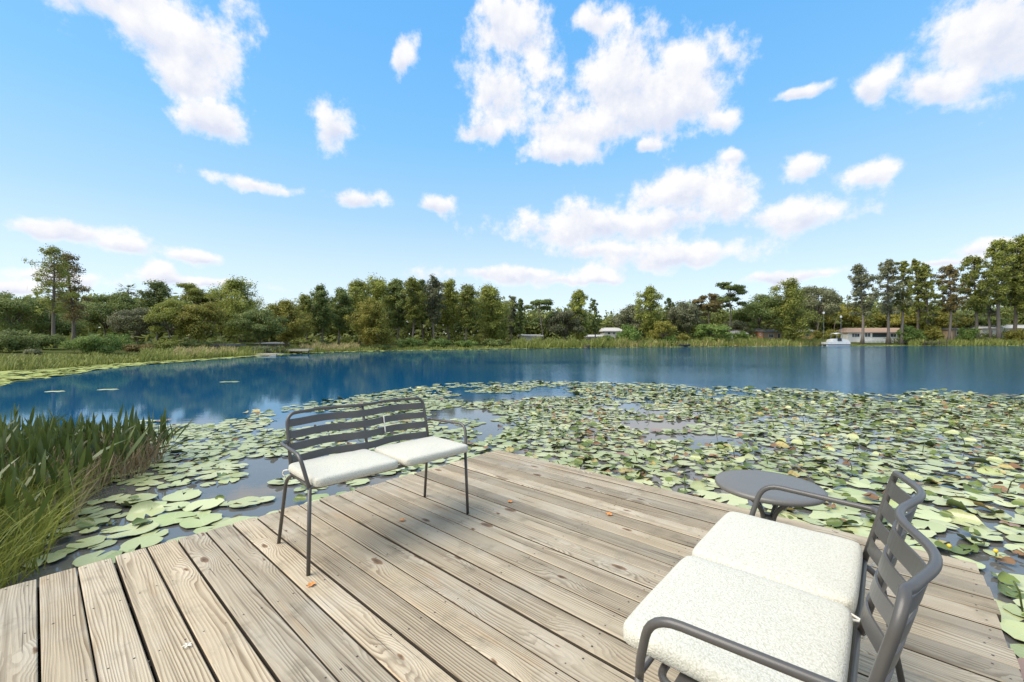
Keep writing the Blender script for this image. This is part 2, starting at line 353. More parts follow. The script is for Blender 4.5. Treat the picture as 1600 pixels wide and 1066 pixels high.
def ground_mat():
    m, t, o = mat('lake_shore_ground'); pos = nd(t, 'ShaderNodeNewGeometry').outputs['Position']
    n = nz(t, pos, .12, 5, .6); n2 = nz(t, pos, 2.5, 4, .6)
    c = mixc(t, n2, (.045, .060, .018), (.105, .120, .036)); c = mixc(t, sstep(t, n, .45, .65), c, (.085, .075, .040))
    prin(t, o, c, 1.0, n2, .6, .1, Specular_IOR_Level=0.0); return m
M_GROUND = ground_mat()

# ------------------------------------------------------------ shoreline, ground and water
SH = [(0, 24.8), (100, 27.5), (200, 34), (300, 40), (400, 50), (500, 63), (600, 74), (800, 90), (960, 105), (1160, 121), (1280, 133), (1600, 141)]
def shore_depth(px): return float(np.interp(px, [a for a, _ in SH], [b for _, b in SH]))
_knot = [(-180, 6.0), (-150, 6.5), (-120, 9), (-90, 17), (-75, 24), (-60, 33)]
for px, dd in SH:
    a = math.atan((px - 800) / F); _knot.append((math.degrees(a), dd / math.cos(a)))
_knot += [(58, 205), (70, 150), (90, 70), (120, 20), (150, 8), (180, 6.0)]
def shore_R(azd): return float(np.interp(azd, [k[0] for k in _knot], [k[1] for k in _knot]))
_OFF = [-6, -2, 0, 1.5, 5, 10, 25, 60, 200, 900, 5000]; _OZ = [-2.4, -1.3, -.74, -.5, -.25, .05, .6, .9, 1.5, 3, 6]
def ground_z(x, y):
    return float(np.interp(math.hypot(x, y) - shore_R(math.degrees(math.atan2(x, y))), _OFF, _OZ))
rng = np.random.default_rng(7)
mb = MB(); NA = 360; V = []
for i in range(NA):
    a = -180 + 360 * i / NA; r0 = shore_R(a); jit = mnoise.noise((a * .35, 0, 0)) * min(1.2, r0 * .02)
    for off, z in zip(_OFF, _OZ):
        rr = max(r0 + off + (jit if off < 30 else 0), .6 + .1 * (off + 6))
        zz = z + (mnoise.noise((a * .6, off * .3, 3)) * .12 if off > 1 else 0)
        V.append((math.sin(R_(a)) * rr, math.cos(R_(a)) * rr, zz))
k = len(_OFF); i = np.arange(NA); j = (i + 1) % NA
mb.add(V, np.concatenate([np.stack([i * k + q, i * k + q + 1, j * k + q + 1, j * k + q], 1) for q in range(k - 1)]))
mb.build('ground', M_GROUND, smooth=True, kind='structure')
mb = MB(); a = np.linspace(0, 2 * math.pi, 96, endpoint=False)
mb.add(np.stack([np.cos(a) * 330, np.sin(a) * 330, np.full(96, WZ)], 1), [list(range(96))])
mb.build('lake_water', M_WATER, kind='structure')
def at(px, y, z=0.0): return Vector(((px - 800) / F * y, y, z))
def on_plane(px, py, z):
    y = F * (CAMH - z) / (py - HZ); return Vector(((px - 800) / F * y, y, z))

# ------------------------------------------------------------ wooden deck
DA = Vector((-.745, .667, 0)).normalized(); DB = Vector((DA.y, -DA.x, 0))   # along the boards / across them
DROT = math.atan2(DA.y, DA.x)
A0, A1, B1 = -.34, 3.21, 3.37
deck = thing('wooden_deck', 'weathered grey wooden deck of long boards reaching out over the lily pads', 'deck', (0, 0, 0), DROT)
# in the deck's own frame: +X along the boards (away to the left), +Y = -DB (towards the camera)
pr = random.Random(11)
b = B1; pi_ = 0
while b > -1.9:
    wdt = .1315 + pr.uniform(-.002, .002); gap = pr.choice([.007, .008, .009, .010, .011, .013])
    c = b - wdt / 2; n = 12; th = .036
    xs = np.linspace(A0 + pr.uniform(-.012, .012), A1 + pr.uniform(-.010, .010), n)
    L0 = (xs[0] + xs[-1]) / 2; hl = (xs[-1] - xs[0]) / 2
    cup = pr.uniform(-.0015, .0022); lift = pr.uniform(-.002, .002); ch = .0035; bow = pr.uniform(-.003, .003)
    crook = pr.uniform(-.003, .003)
    prof = [(-.5, -th), (-.5, -ch), (-.5 + ch / wdt, 0), (-.2, cup), (.2, cup), (.5 - ch / wdt, 0), (.5, -ch), (.5, -th)]
    mb = MB(); V = []
    for x in xs:
        q = (x - L0) / hl
        for y, z in prof:
            V.append((x - L0, y * wdt + crook * (1 - q * q), z + lift + bow * q * q))
    i = np.arange(8); j = (i + 1) % 8
    mb.add(V, np.concatenate([np.stack([s_ * 8 + j, s_ * 8 + i, (s_ + 1) * 8 + i, (s_ + 1) * 8 + j], 1) for s_ in range(n - 1)]))
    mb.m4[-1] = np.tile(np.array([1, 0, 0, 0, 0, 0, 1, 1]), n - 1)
    mb.fx.append(list(range(8))); mb.mx.append(0); mb.fx.append([(n - 1) * 8 + q for q in range(8)][::-1]); mb.mx.append(0)
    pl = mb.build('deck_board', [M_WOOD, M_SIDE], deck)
    tilt = 0.0
    if 2.2 < c < 3.2 and pr.random() < .5: tilt = pr.uniform(.001, .0035)
    pl.location = (L0, -c, 0); pl.rotation_euler = (0, 0, pr.uniform(-.0008, .0008) - tilt)
    # nail heads where the board crosses the joists
    nb = MB()
    for jx in (A0 + .05, A0 + .62, A0 + 1.23, A0 + 1.85, A0 + 2.46, A0 + 3.0, A1 - .05):
        for sy in (-1, 1):
            cx = jx - L0 + pr.uniform(-.02, .02); cy = sy * wdt * pr.uniform(.22, .34); r = pr.uniform(.0032, .0048)
            aa = np.linspace(0, 2 * math.pi, 7, endpoint=False); q = cx / hl
            zt = lift + bow * q * q + cup + .0006
            nb.add(np.stack([cx + r * np.cos(aa), cy + crook * (1 - q * q) + r * np.sin(aa), np.full(7, zt)], 1), [list(range(7))])
    nl = nb.build('nail_heads', M_NAIL, pl, kind='stuff')
    b -= wdt + gap; pi_ += 1
for jx in (A0 + .05, A0 + .62, A0 + 1.23, A0 + 1.85, A0 + 2.46, A0 + 3.0, A1 - .05):
    MB().box((jx - .019, -B1 + .02, -.19), (jx + .019, 2.0, -.0405)).build('joist', M_BEAM, deck)
MB().box((A1 - .030, -B1 + .02, -.64), (A1 - .029 + .018, 2.0, -.0415)).build('edge_board', M_BEAM, deck)  # skirt added to block sky reflections that showed through the board gaps
for gy in (-B1 + .25, -1.2, .6):
    MB().box((A0 + .02, gy - .04, -.34), (A1 - .02, gy + .04, -.195)).build('beam', M_BEAM, deck)
    for gx in (A0 + .2, (A0 + A1) / 2, A1 - .2):
        mb = MB(); mb.tube([(gx, gy + .1, -2.2), (gx, gy + .1, -.2)], .075, 12); mb.build('pile', M_BEAM, deck, smooth=True)

# ------------------------------------------------------------ benches
WF, WA, WP = .52, .555, .48
YF, YB = -.20, .165
TR = .0100
def scoop(x):    # each seat has its own shallow hollow in the backrest
    q = (abs(x) / WP); return .05 * .5 * (1 - math.cos(2 * math.pi * min(q, 1)))
def back_y(z): return YB + (z - .43) * .25
def make_bench(label, loc, rz):
    root = thing('garden_bench', label, 'bench', loc, rz, 'metal benches on the deck')
    # back hoop: post - rail - post
    left = [(-WP, back_y(.42), .42), (-WP, back_y(.60), .60), (-WP, back_y(.70), .70)]
    rail = []
    zc = .762
    for q in np.linspace(0, 1, 8):
        a = q * math.pi / 2; rail.append((-WP + .05 * (1 - math.cos(a)), back_y(.70) + (zc - .70) * .25 * math.sin(a), .70 + (zc - .70) * math.sin(a)))
    for x in np.linspace(-WP + .07, WP - .07, 41): rail.append((x, back_y(zc) + scoop(x) - scoop(WP - .05) * (1 if abs(x) > WP - .06 else 0), zc))
    for q in np.linspace(1, 0, 8):
        a = q * math.pi / 2; rail.append((WP - .05 * (1 - math.cos(a)), back_y(.70) + (zc - .70) * .25 * math.sin(a), .70 + (zc - .70) * math.sin(a)))
    path = left[:2] + rail + [(-p[0], p[1], p[2]) for p in left[:2]][::-1]
    MB().tube(path, TR, 12).build('back_hoop', M_METAL, root, smooth=True)
    MB().tube([(0, back_y(.43) - .004 + .012, .43), (0, back_y(zc) + .006, zc - .004)], .009, 10).build('centre_post', M_METAL, root, smooth=True)
    for z0 in (.686, .618, .550, .478):
        V = []; xs = np.linspace(-WP + .004, WP - .004, 49)
        for x in xs:
            for dy, dz in ((-.0025, 0), (-.0025, .043), (.0025, .043), (.0025, 0)):
                V.append((x, back_y(z0 + dz) + scoop(x) + dy - .002, z0 + dz))
        i = np.arange(4); j = (i + 1) % 4
        mb = MB().add(V, np.concatenate([np.stack([k * 4 + i, k * 4 + j, k * 4 + 4 + j, k * 4 + 4 + i], 1) for k in range(48)]))
        mb.fx += [[0, 1, 2, 3][::-1], [192, 193, 194, 195]]; mb.mx += [0, 0]
        mb.build('back_slat', M_METAL, root)
    # seat frame and seat strips
    sf = fillet([(-WP, YB, .43), (-WF + .02, YF + .03, .425), (WF - .02, YF + .03, .425), (WP, YB, .43), (-WP, YB, .43)], [.05, .05, .02])
    MB().tube(sf, TR * .95, 10).build('seat_frame', M_METAL, root, smooth=True)
    MB().tube([(-WF, YF, .44), (WF, YF, .44)], TR * .9, 10).build('front_rail', M_METAL, root, smooth=True)
    for y in (-.11, -.04, .03, .10):
        MB().box((-WF + .03, y - .022, .431), (WF - .03, y + .022, .436)).build('seat_strip', M_METAL, root)
    for s in (-1, 1):
        arm = fillet([(s * WF, YF, .43), (s * (WF + .010), YF + .006, .475), (s * WA, YF + .040, .607), (s * (WP + .045), back_y(.60) - .012, .602), (s * WP, back_y(.60), .600)], [.02, .065, .035])
        MB().tube(arm, TR, 12).build('armrest', M_METAL, root, smooth=True)
        MB().tube([(s * (WF + .012), YF - .012, 0.0), (s * WF, YF, .442)], TR, 12).build('leg', M_METAL, root, smooth=True)
        bl = fillet([(s * (WP + .035), YB + .105, 0.0), (s * (WP + .014), YB + .042, .385), (s * (WP - .002), YB - .025, .428)], [.05])
        MB().tube(bl, TR, 12).build('leg', M_METAL, root, smooth=True)
    return root
B1L, B1R = (-.825, 2.70, 0.0), math.atan2(.726, .687)
B2L, B2R = (.785, 1.232, 0.0), math.atan2(-.751, -.66)
bench_a = make_bench('dark grey metal bench with cream cushions at the far left edge of the deck', B1L, B1R)
bench_b = make_bench('dark grey metal bench with cream cushions cut off at the lower right corner', B2L, B2R)
def cushion(label, base, rz, cx, cy, w, dp, seed, tie, h=.052, yaw=0.0):
    root = thing('seat_cushion', label, 'cushion', Vector(base), rz, 'cream bench cushions')
    q = np.random.default_rng(seed); nx, ny = 22, 20
    def top(u, v):
        e = (1 - abs(u) ** 22) * (1 - abs(v) ** 22)
        return e
    V = []; fs = []
    for side in (1, -1):
        for iy in range(ny + 1):
            for ix in range(nx + 1):
                u = math.sin((-1 + 2 * ix / nx) * math.pi / 2) if True else 0; v = math.sin((-1 + 2 * iy / ny) * math.pi / 2)
                # rounded rectangle outline
                r = .06; x = u * w / 2; y = v * dp / 2
                e = top(u, v)
                puff = .010 * (1 - u * u) * (1 - v * v) if side > 0 else 0
                lump = .004 * mnoise.noise((x * 9 + seed, y * 9, side))
                k = max(0, e) ** .36
                z = (h * .5 + side * h * .5 * k) + puff + lump * k * (side > 0)
                ins = 1 - .012 * (abs(u) ** 3 + 0) * (abs(v) ** 3)
                cr = (abs(u) ** 14) * (abs(v) ** 14) * .014
                V.append((cx + x * ins - math.copysign(cr, x), cy + y * ins - math.copysign(cr, y), z))
    nxx = nx + 1; N1 = nxx * (ny + 1)
    for iy in range(ny):
        for ix in range(nx):
            a = iy * nxx + ix; fs.append((a, a + 1, a + nxx + 1, a + nxx)); fs.append((N1 + a, N1 + a + nxx, N1 + a + nxx + 1, N1 + a + 1))
    if yaw:
        ca, sa = math.cos(yaw), math.sin(yaw)
        V = [((x - cx) * ca - (y - cy) * sa + cx, (x - cx) * sa + (y - cy) * ca + cy, z) for x, y, z in V]
    V = [(x, y, z + .4385 + (.0 if tie else 0)) for x, y, z in V]
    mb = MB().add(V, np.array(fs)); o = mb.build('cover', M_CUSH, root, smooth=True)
    bm = bmesh.new(); bm.from_mesh(o.data); bmesh.ops.remove_doubles(bm, verts=bm.verts, dist=.0003); bm.to_mesh(o.data); bm.free()
    for s in (-1, 1):   # cotton tapes that tie the cushion to the frame
        x0 = cx + s * (w / 2 - .015); y0 = cy + dp / 2 - .015
        p = fillet([(x0, y0, .452), (x0 + s * .018, y0 + .035, .448), (x0 + s * .022, y0 + .05, .425), (x0 + s * .01, y0 + .03, .405)], .02, 4)
        MB().tube(p, .0035, 6).build('tie', M_TIE, root, smooth=True)
    return root
cushion('cream cushion on the nearer seat of the far bench, at its left end', B1L, B1R, -.262, -.040, .495, .42, 3, True)
cushion('cream cushion on the farther seat of the far bench, at its right end', B1L, B1R, .262, -.062, .50, .42, 5, True)
cushion('large cream cushion nearest the camera on the lower right bench', B2L, B2R, .225, -.062, .495, .445, 8, True)
cushion('cream cushion on the lower right bench, the one next to the round table', B2L, B2R, -.265, -.058, .48, .445, 9, True)
# pale tape hung over the middle slats of the far bench
def b1(x, y, z):
    c, s = math.cos(B1R), math.sin(B1R); return Vector((B1L[0] + x * c - y * s, B1L[1] + x * s + y * c, z))
tp = []
for z in np.linspace(.668, .556, 10): tp.append((.155 + .02 * (z - .6), back_y(z) + scoop(.15) - .009, z))
o = MB().tube(tp, [.0045] * 10, 6).build('cotton_tape', M_TIE, None, smooth=True, label='short pale cotton tape hanging over the slats of the far bench', category='tape')
o.location = B1L; o.rotation_euler = (0, 0, B1R)

# ------------------------------------------------------------ side table
tb = thing('side_table', 'round dark grey metal side table behind the lower right bench', 'table', (1.262, 2.10, 0))
M_TABLE = simple('sky_sheen_powder_coat', (.135, .128, .116), .38, .10, 6, .03)  # bench paint lightened to stand in for sky sheen on the top
lathe(MB(), [(.0005, .493), (.18, .493), (.222, .4925), (.232, .4895), (.237, .483), (.237, .473), (.233, .467), (.225, .466), (.222, .470), (.18, .474), (.0005, .474)], 72).build('table_top', M_TABLE, tb, smooth=True)
for q in range(4):
    a = R_(20 + 90 * q); ca, sa = math.cos(a), math.sin(a)
    p = fillet([(ca * .135, sa * .135, .472), (ca * .115, sa * .115, .438), (ca * .030, sa * .030, .36), (ca * .020, sa * .020, .10), (ca * .05, sa * .05, .035), (ca * .19, sa * .19, .008)], [.03, .07, .05, .04])
    MB().tube(p, .0105, 10).build('leg', M_METAL, tb, smooth=True)
MB().tube([(0, 0, .30), (0, 0, .34)], .032, 20).build('collar', M_METAL, tb, smooth=True)

# ------------------------------------------------------------ fallen leaves on the deck
M_ORL = simple('fallen_orange_leaf', (.62, .24, .055), .6, .3, 50)
for (px, py, r, lab) in ((486, 915, .026, 'small orange fallen leaf on the deck below the far bench front leg'), (628, 814, .024, 'small orange fallen leaf on the boards in front of the far bench'),
                         (952, 804, .030, 'orange fallen leaf lying on the boards in the middle of the deck'), (797, 785, .024, 'tiny orange fallen leaf near the far corner of the deck')):
    p = on_plane(px, py, .004); V = [(0, 0, .004)]; q = random.Random(px)
    for i in range(11):
        a = i / 11 * 2 * math.pi; rr = r * (1 if i % 2 else .72) * q.uniform(.85, 1.15); V.append((math.cos(a) * rr, math.sin(a) * rr * .75, .002 + q.uniform(0, .007)))
    o = MB().add(V, [(0, 1 + i, 1 + (i + 1) % 11) for i in range(11)]).build('fallen_leaf', M_ORL, None, label=lab, category='leaf', group='orange leaves on the deck')
    o.location = p; o.rotation_euler = (0, 0, q.uniform(0, 6))
M_PETAL = simple('dried_white_petals', (.74, .72, .62), .7, .1, 60)
pt = thing('dried_blossom', 'small dried white blossom lying on a cracked deck board, lower left', 'blossom', on_plane(291, 1011, .004))
for i in range(5):
    a = i * 1.257; V = [(0, 0, .002), (math.cos(a - .4) * .012, math.sin(a - .4) * .012, .006), (math.cos(a) * .019, math.sin(a) * .019, .004), (math.cos(a + .4) * .012, math.sin(a + .4) * .012, .007)]
    MB().add(V, [(0, 1, 2, 3)]).build('petal', M_PETAL, pt)
# ------------------------------------------------------------ lily pads
def pad_variant(seed, n=20, curl=0.0):
    """a round floating leaf with a notch, a wavy rim and, if curled, one side turned up"""
    q = random.Random(seed); notch = .20; rings = (.0, .55, .86, 1.0)
    ph = [q.uniform(0, 6.28) for _ in range(4)]; cd = q.uniform(0, 6.28); ell = q.uniform(.80, 1.0)
    V = [(0.06, 0, .004)]; F4 = []; F3 = []
    for ri, rr in enumerate(rings[1:]):
        for i in range(n):
            a = notch + (2 * math.pi - 2 * notch) * i / (n - 1)
            end = min(i, n - 1 - i)
            r = rr * (1 + .05 * math.sin(3 * a + ph[0]) + .03 * math.sin(7 * a + ph[1])) * (1.0 if end else .93)
            x, y = math.cos(a) * r, math.sin(a) * r * ell
            r *= 1 - (.10 * q.random() ** 3 if ri == 2 else 0); x, y = math.cos(a) * r, math.sin(a) * r * ell
            z = .012 + .018 * rr ** 2 * math.sin(2 * a + ph[2]) + (.022 * rr ** 3 * math.sin(5 * a + ph[3])) * (1 if ri == 2 else .5)
            if curl:
                t_ = x * math.cos(cd) + y * math.sin(cd)
                k = max(0.0, (t_ - .18 + .25 * (1 - curl)))
                if k > 0:
                    ang = min(k * 3.0 * curl, 2.4); rad = k / max(ang, 1e-3)
                    dx = rad * math.sin(ang) - k; z += rad * (1 - math.cos(ang))
                    x += dx * math.cos(cd); y += dx * math.sin(cd)
            V.append((x, y, max(z, -.01)))
    for i in range(n - 1): F3.append((0, 1 + i, 2 + i))
    for ri in range(2):
        o_ = 1 + ri * n
        for i in range(n - 1): F4.append((o_ + i, o_ + n + i, o_ + n + i + 1, o_ + i + 1))
    return np.array(V), np.array(F3), np.array(F4)
FLAT = [pad_variant(s, 20) for s in range(10)]
CURL = [pad_variant(100 + s, 20, .45 + .1 * (s % 6)) for s in range(12)]
FLATLO = [pad_variant(s, 12) for s in range(10)]
CURLLO = [pad_variant(100 + s, 12, .45 + .1 * (s % 6)) for s in range(12)]
# far edge of the field, photo column -> row of its last pads
EDGE = [(-400, 700), (0, 668), (270, 660), (430, 642), (560, 622), (690, 604), (850, 600), (1000, 602), (1100, 608), (1250, 612), (1400, 622), (1440, 612), (1600, 622), (1900, 630)]
def in_deck(x, y, m=0.0):
    a = x * DA.x + y * DA.y; b = x * DB.x + y * DB.y
    return A0 + m < a < A1 - m and b < B1 - m
def reed_zone(x, y):   # right-hand edge of the reed bed, x as a function of y
    return float(np.interp(y, [1.5, 3.5, 4.0, 4.7, 5.3, 6.2, 7.0], [-3.0, -3.75, -4.2, -4.75, -5.05, -5.3, -5.6]))
pr = random.Random(5); cells = {}; pads = []
def try_pad(x, y, r, f):
    key = (int(x // .45), int(y // .45))
    for dx in (-1, 0, 1):
        for dy in (-1, 0, 1):
            for (X, Y, R2) in cells.get((key[0] + dx, key[1] + dy), ()):
                if (X - x) ** 2 + (Y - y) ** 2 < ((r + R2) * f) ** 2: return False
    cells.setdefault(key, []).append((x, y, r)); return True
tries = 0
while tries < 90000 and len(pads) < 9500:
    tries += 1
    # sample evenly over the water: depth 1..19, width with depth
    y = math.sqrt(pr.random()) * 19.5 + .9; x = pr.uniform(-1.25, 1.32) * y
    if x < -8.5 or in_deck(x, y, .12): continue
    px = 800 + x / y * F; py = HZ + F * (CAMH - WZ) / y
    edge = np.interp(px, [e[0] for e in EDGE], [e[1] for e in EDGE])
    n1 = mnoise.noise((x * .45, y * .45, 1)); n2 = mnoise.noise((x * 1.3, y * 1.3, 7))
    dist_in = py - edge
    if dist_in < -4: continue
    if dist_in < 10 and pr.random() > .20 + .06 * max(dist_in, 0) + n2 * .35: continue
    if x < reed_zone(x, y) - .25 and y < 7.0: continue
    # open water beside the deck's left edge and in scattered lanes
    a = x * DA.x + y * DA.y
    if a > A1 and y < 5.6 and x < -.5:
        w = .06 if (x > -3.0 or y < 3.6) else .42
        if pr.random() > w + n2 * .25: continue
    if n1 * .6 + n2 * .7 > (.25 if px < 1150 else .34) and y > 4.5: continue
    if 9 < y < 17 and px < 900 and n1 + n2 * .4 > .08: continue
    r = pr.choice([.07, .09, .11, .12, .13, .14, .15, .17]) * pr.uniform(.9, 1.1)
    r *= 1.32 if (px > 1150 and y < 6) else 1.22 if y < 5.5 else 1.0
    if not try_pad(x, y, r, .64): continue
    pads.append((x, y, r, dist_in))
ROUGH = []
for (x, y, r, di) in pads:
    u = pr.random(); turn = pr.uniform(0, 6.28)
    right = min(1, max(0, (x + 2) / 6))
    curled = u < .10 + .17 * right
    v = pr.random()
    m = 0 if v < .965 else 1 if v < .98 else 2 if v < .988 else 3
    if curled and v > .60: m = 2 if v > .92 else 1 if v > .87 else 4
    if m == 2: r *= .55; curled = True
    if curled: r *= .85
    ROUGH.append((x, y, r, turn, curled, pr.randrange(10 if not curled else 12), m, pr.uniform(-.05, .05), pr.uniform(-.05, .05), WZ + .006 + pr.uniform(0, .022)))
# small upright and withered leaves standing between the pads
for k in range(4200):
    x, y, r, di = pads[pr.randrange(len(pads))]
    if di < 2 or (x < -1 and pr.random() < .7): continue
    xx, yy = x + pr.uniform(-.2, .2), y + pr.uniform(-.2, .2)
    if in_deck(xx, yy, -.02): continue
    v = pr.random(); m = 4 if v < .80 else 1 if v < .86 else 2
    ROUGH.append((xx, yy, pr.uniform(.035, .085), pr.uniform(0, 6.28), True, pr.randrange(12), m, pr.uniform(-.5, .5), pr.uniform(-.5, .5), WZ + pr.uniform(.02, .07)))
PM = [LM['pad'], LM['padyellow'], LM['padbrown'], LM['padred'], LM['paddark']]
def seen(p):
    x, y, r = p[:3]; px = 800 + x / y * F; py = HZ + F * (CAMH - WZ) / y
    return -10 < px < 1610 and py < 1066
def size(p): return p[2] ** 2 / p[1] ** 3
vis = sorted([p for p in ROUGH if seen(p)], key=size, reverse=True)
near = vis[:300]; nearset = set(id(p) for p in near)
KINDN = ['green', 'yellowed', 'withered brown', 'reddish']
meshes = {}
def pad_label(p):
    x, y = p[0], p[1]; a = x * DA.x + y * DA.y; b = x * DB.x + y * DB.y; rr = p[2]
    look = ('large ' if rr > .19 else 'small ' if rr < .11 else '') + {0: 'pale green', 1: 'yellowing', 2: 'withered brown', 3: 'reddish', 4: 'dark green'}[p[6]] + (' upturned' if p[4] else '')
    far = lambda d: 'by' if d < .45 else 'off' if d < 1.1 else 'well off' if d < 1.9 else 'far off'
    if a > A1 - .05 and x < -3.4: w = 'beside the reed bed' + (', behind the grass' if y < 3.8 else ', towards the lake' if y > 5 else '')
    elif a > A1 - .05 and b < 1.4: w = far(a - A1) + ' the left deck edge'
    elif a > A1 - .6: w = far(max(a - A1, b - B1)) + ' the deck behind the far bench'
    elif b > B1 - .3 and a > 1.2: w = far(b - B1) + ' the deck between the benches'
    elif b > B1 - .3 and a > A0: w = far(b - B1) + ' the deck by the round table'
    else: w = far(A0 - a) + (' the far right deck corner' if b > 2.6 else ' the right deck edge, low down' if b < 1.8 else ' the right deck edge')
    return ' '.join(f'{look} lily pad {w}'.split()[:16])
from collections import defaultdict
ORD = 'first second third fourth fifth sixth seventh eighth ninth tenth eleventh twelfth thirteenth fourteenth fifteenth sixteenth seventeenth eighteenth nineteenth twentieth twenty-first twenty-second twenty-third twenty-fourth twenty-fifth twenty-sixth'.split()
PL = {}; byl = defaultdict(list)
for p in near: byl[pad_label(p)].append(p)
for lab, ps in byl.items():
    ps.sort(key=lambda p: p[0] / p[1])
    for k, p in enumerate(ps):
        ok = 1 < len(ps) <= 26 and len(lab.split()) <= 13
        PL[id(p)] = lab + (f', {ORD[k]} from left' if ok else '')
for p in near:
    x, y, r, turn, curled, vi, m, tx, ty, z = p
    key = (curled, vi, m)
    if key not in meshes:
        V, f3, f4 = (CURL if curled else FLAT)[vi]
        mb = MB(); mb.add(V, f3); mb.f4.append(f4); mb.m4.append(np.zeros(len(f4), int)); meshes[key] = mb.mesh('lily_pad', PM[m], True); meshes[key].attributes.new('pc', 'FLOAT_VECTOR', 'POINT').data.foreach_set('vector', V.astype(np.float32).ravel())
    o = mk('lily_pad', meshes[key], None, label=PL[id(p)], category='lily pad', group='lily pads nearest the deck')
    o.location = (x, y, z); o.rotation_euler = (tx * (.5 if not curled else 1), ty * (.5 if not curled else 1), turn); o.scale = (r, r, r)
def rotm(tx, ty, tz):
    cx, sx, cy, sy, cz, sz = math.cos(tx), math.sin(tx), math.cos(ty), math.sin(ty), math.cos(tz), math.sin(tz)
    return np.array([[cz, -sz, 0], [sz, cz, 0], [0, 0, 1]]) @ np.array([[cy, 0, sy], [0, 1, 0], [-sy, 0, cy]]) @ np.array([[1, 0, 0], [0, cx, -sx], [0, sx, cx]])
mb = MB(); PC = []
for p in ROUGH:
    if id(p) in nearset: continue
    x, y, r, turn, curled, vi, m, tx, ty, z = p
    V, f3, f4 = (CURLLO if curled else FLATLO)[vi]
    PC.append(V); VV = (V * r) @ rotm(tx * .5, ty * .5, turn).T + np.array([x, y, z]); n0 = mb.n
    mb.add(VV, f3, m); mb.f4.append(f4 + n0); mb.m4.append(np.full(len(f4), m))
fo = mb.build('lily_pad_field', PM, None, True, kind='stuff', label='wide field of lily pads covering the lake beyond the deck', category='lily pads')
fo.data.attributes.new('pc', 'FLOAT_VECTOR', 'POINT').data.foreach_set('vector', np.concatenate(PC).astype(np.float32).ravel())
# bent leaf stalks standing out of the water
st = MB()
for k in range(150):
    x, y, r, di = pads[pr.randrange(len(pads))]
    if di < 15 or x < 0 or in_deck(x, y, -.1): continue
    h = pr.uniform(.10, .24); a = pr.uniform(0, 6.28); l = pr.uniform(.02, .16)
    st.tube([(x, y, WZ), (x + math.cos(a) * l * .4, y + math.sin(a) * l * .4, WZ + h * .7), (x + math.cos(a) * l, y + math.sin(a) * l, WZ + h)], .006, 5)
st.build('lily_stalks', LM['reed'], None, True, kind='stuff', label='thin bent lily stalks standing out of the water', category='stalks')
M_BUD = simple('yellow_lily_bud', (.75, .50, .03), .45, .2, 40)
for px, py, lab in ((1484, 852, 'round yellow lily bud at the far right corner of the deck, left of two'), (1557, 860, 'round yellow lily bud on pads right of the deck, right of two')):
    p = on_plane(px, py, WZ + .07); root = thing('lily_bud', lab, 'flower', (p.x, p.y, WZ), 0, 'yellow lily buds')
    lathe(MB(), [(.002, .045), (.011, .048), (.017, .058), (.016, .069), (.010, .077), (.002, .079)], 14).build('bud', M_BUD, root, smooth=True)
    MB().tube([(0, 0, -.1), (.004, 0, .05)], .006, 6).build('stalk', LM['reed'], root, smooth=True)

# ------------------------------------------------------------ reed bed and marsh grass at the left
def blades(mb, rg, base, hgt, wid, az_, lean, droop, prof, m=0, twist=None):
    n = len(base); K = len(prof); tt = np.linspace(0, 1, K); V = np.zeros((n, K, 2, 3))
    dirx, diry = np.cos(az_), np.sin(az_); tw = rg.uniform(0, math.pi, n) if twist is None else twist
    for k, (q, w) in enumerate(zip(tt, prof)):
        out = hgt * (lean * q + droop * q ** 2.6); z = hgt * (q - .45 * droop * q ** 3.0 - .12 * lean * q)
        cx = base[:, 0] + dirx * out; cy = base[:, 1] + diry * out; cz = base[:, 2] + z
        for s, sg in ((0, -1), (1, 1)):
            V[:, k, s, 0] = cx + np.cos(tw) * wid * w * sg * .5; V[:, k, s, 1] = cy + np.sin(tw) * wid * w * sg * .5; V[:, k, s, 2] = cz
    i = np.arange(n)[:, None] * K * 2; k = np.arange(K - 1)[None] * 2
    a = (i + k).ravel(); mb.add(V.reshape(-1, 3), np.stack([a, a + 1, a + 3, a + 2], 1), m)
rg = np.random.default_rng(21)
def reed_points(n, y0, y1, inset0, inset1, seed):
    q = random.Random(seed); P = []
    while len(P) < n:
        y = q.uniform(y0, y1); xr = reed_zone(0, y); x = xr - inset0 - (q.random() ** .9) * inset1 + mnoise.noise((y * 2.1, 3, 0)) * .25
        if in_deck(x, y, -.04): continue
        P.append((x, y, WZ - .02))
    return np.array(P)
LANCE = [.12, .11, .11, .13, .35, .85, 1.0, .70, .04]
GRASS = [.7, 1.0, .95, .8, .6, .35, .04]
mb = MB(); N = 2300
B = reed_points(N, 4.3, 7.2, .02, 5.2, 1); B[:, 2] += rg.uniform(-.1, 0, N)
blades(mb, rg, B, rg.normal(.69, .10, N).clip(.35, .92), rg.uniform(.034, .060, N), rg.uniform(0, 6.28, N), np.where(rg.random(N) < .16, rg.uniform(.25, .75, N), rg.uniform(0, .18, N)), np.where(rg.random(N) < .12, rg.uniform(.2, .7, N), rg.uniform(0, .10, N)), LANCE)
N = 700; B = reed_points(N, 2.6, 4.6, .25, 3.2, 2)
blades(mb, rg, B, rg.uniform(.4, .85, N), rg.uniform(.035, .06, N), rg.normal(.4, 1.6, N), rg.uniform(.05, .4, N), rg.uniform(0, .3, N), LANCE)
mb.build('reed_bed', LM['reed'], None, False, kind='stuff', label='bed of broad green reed leaves standing in the water on the left', category='reeds')
mb = MB(); N = 2600
B = np.concatenate([reed_points(1500, 4.2, 7.0, .0, 5.0, 3), reed_points(1100, 4.3, 6.9, .0, 1.1, 33)])
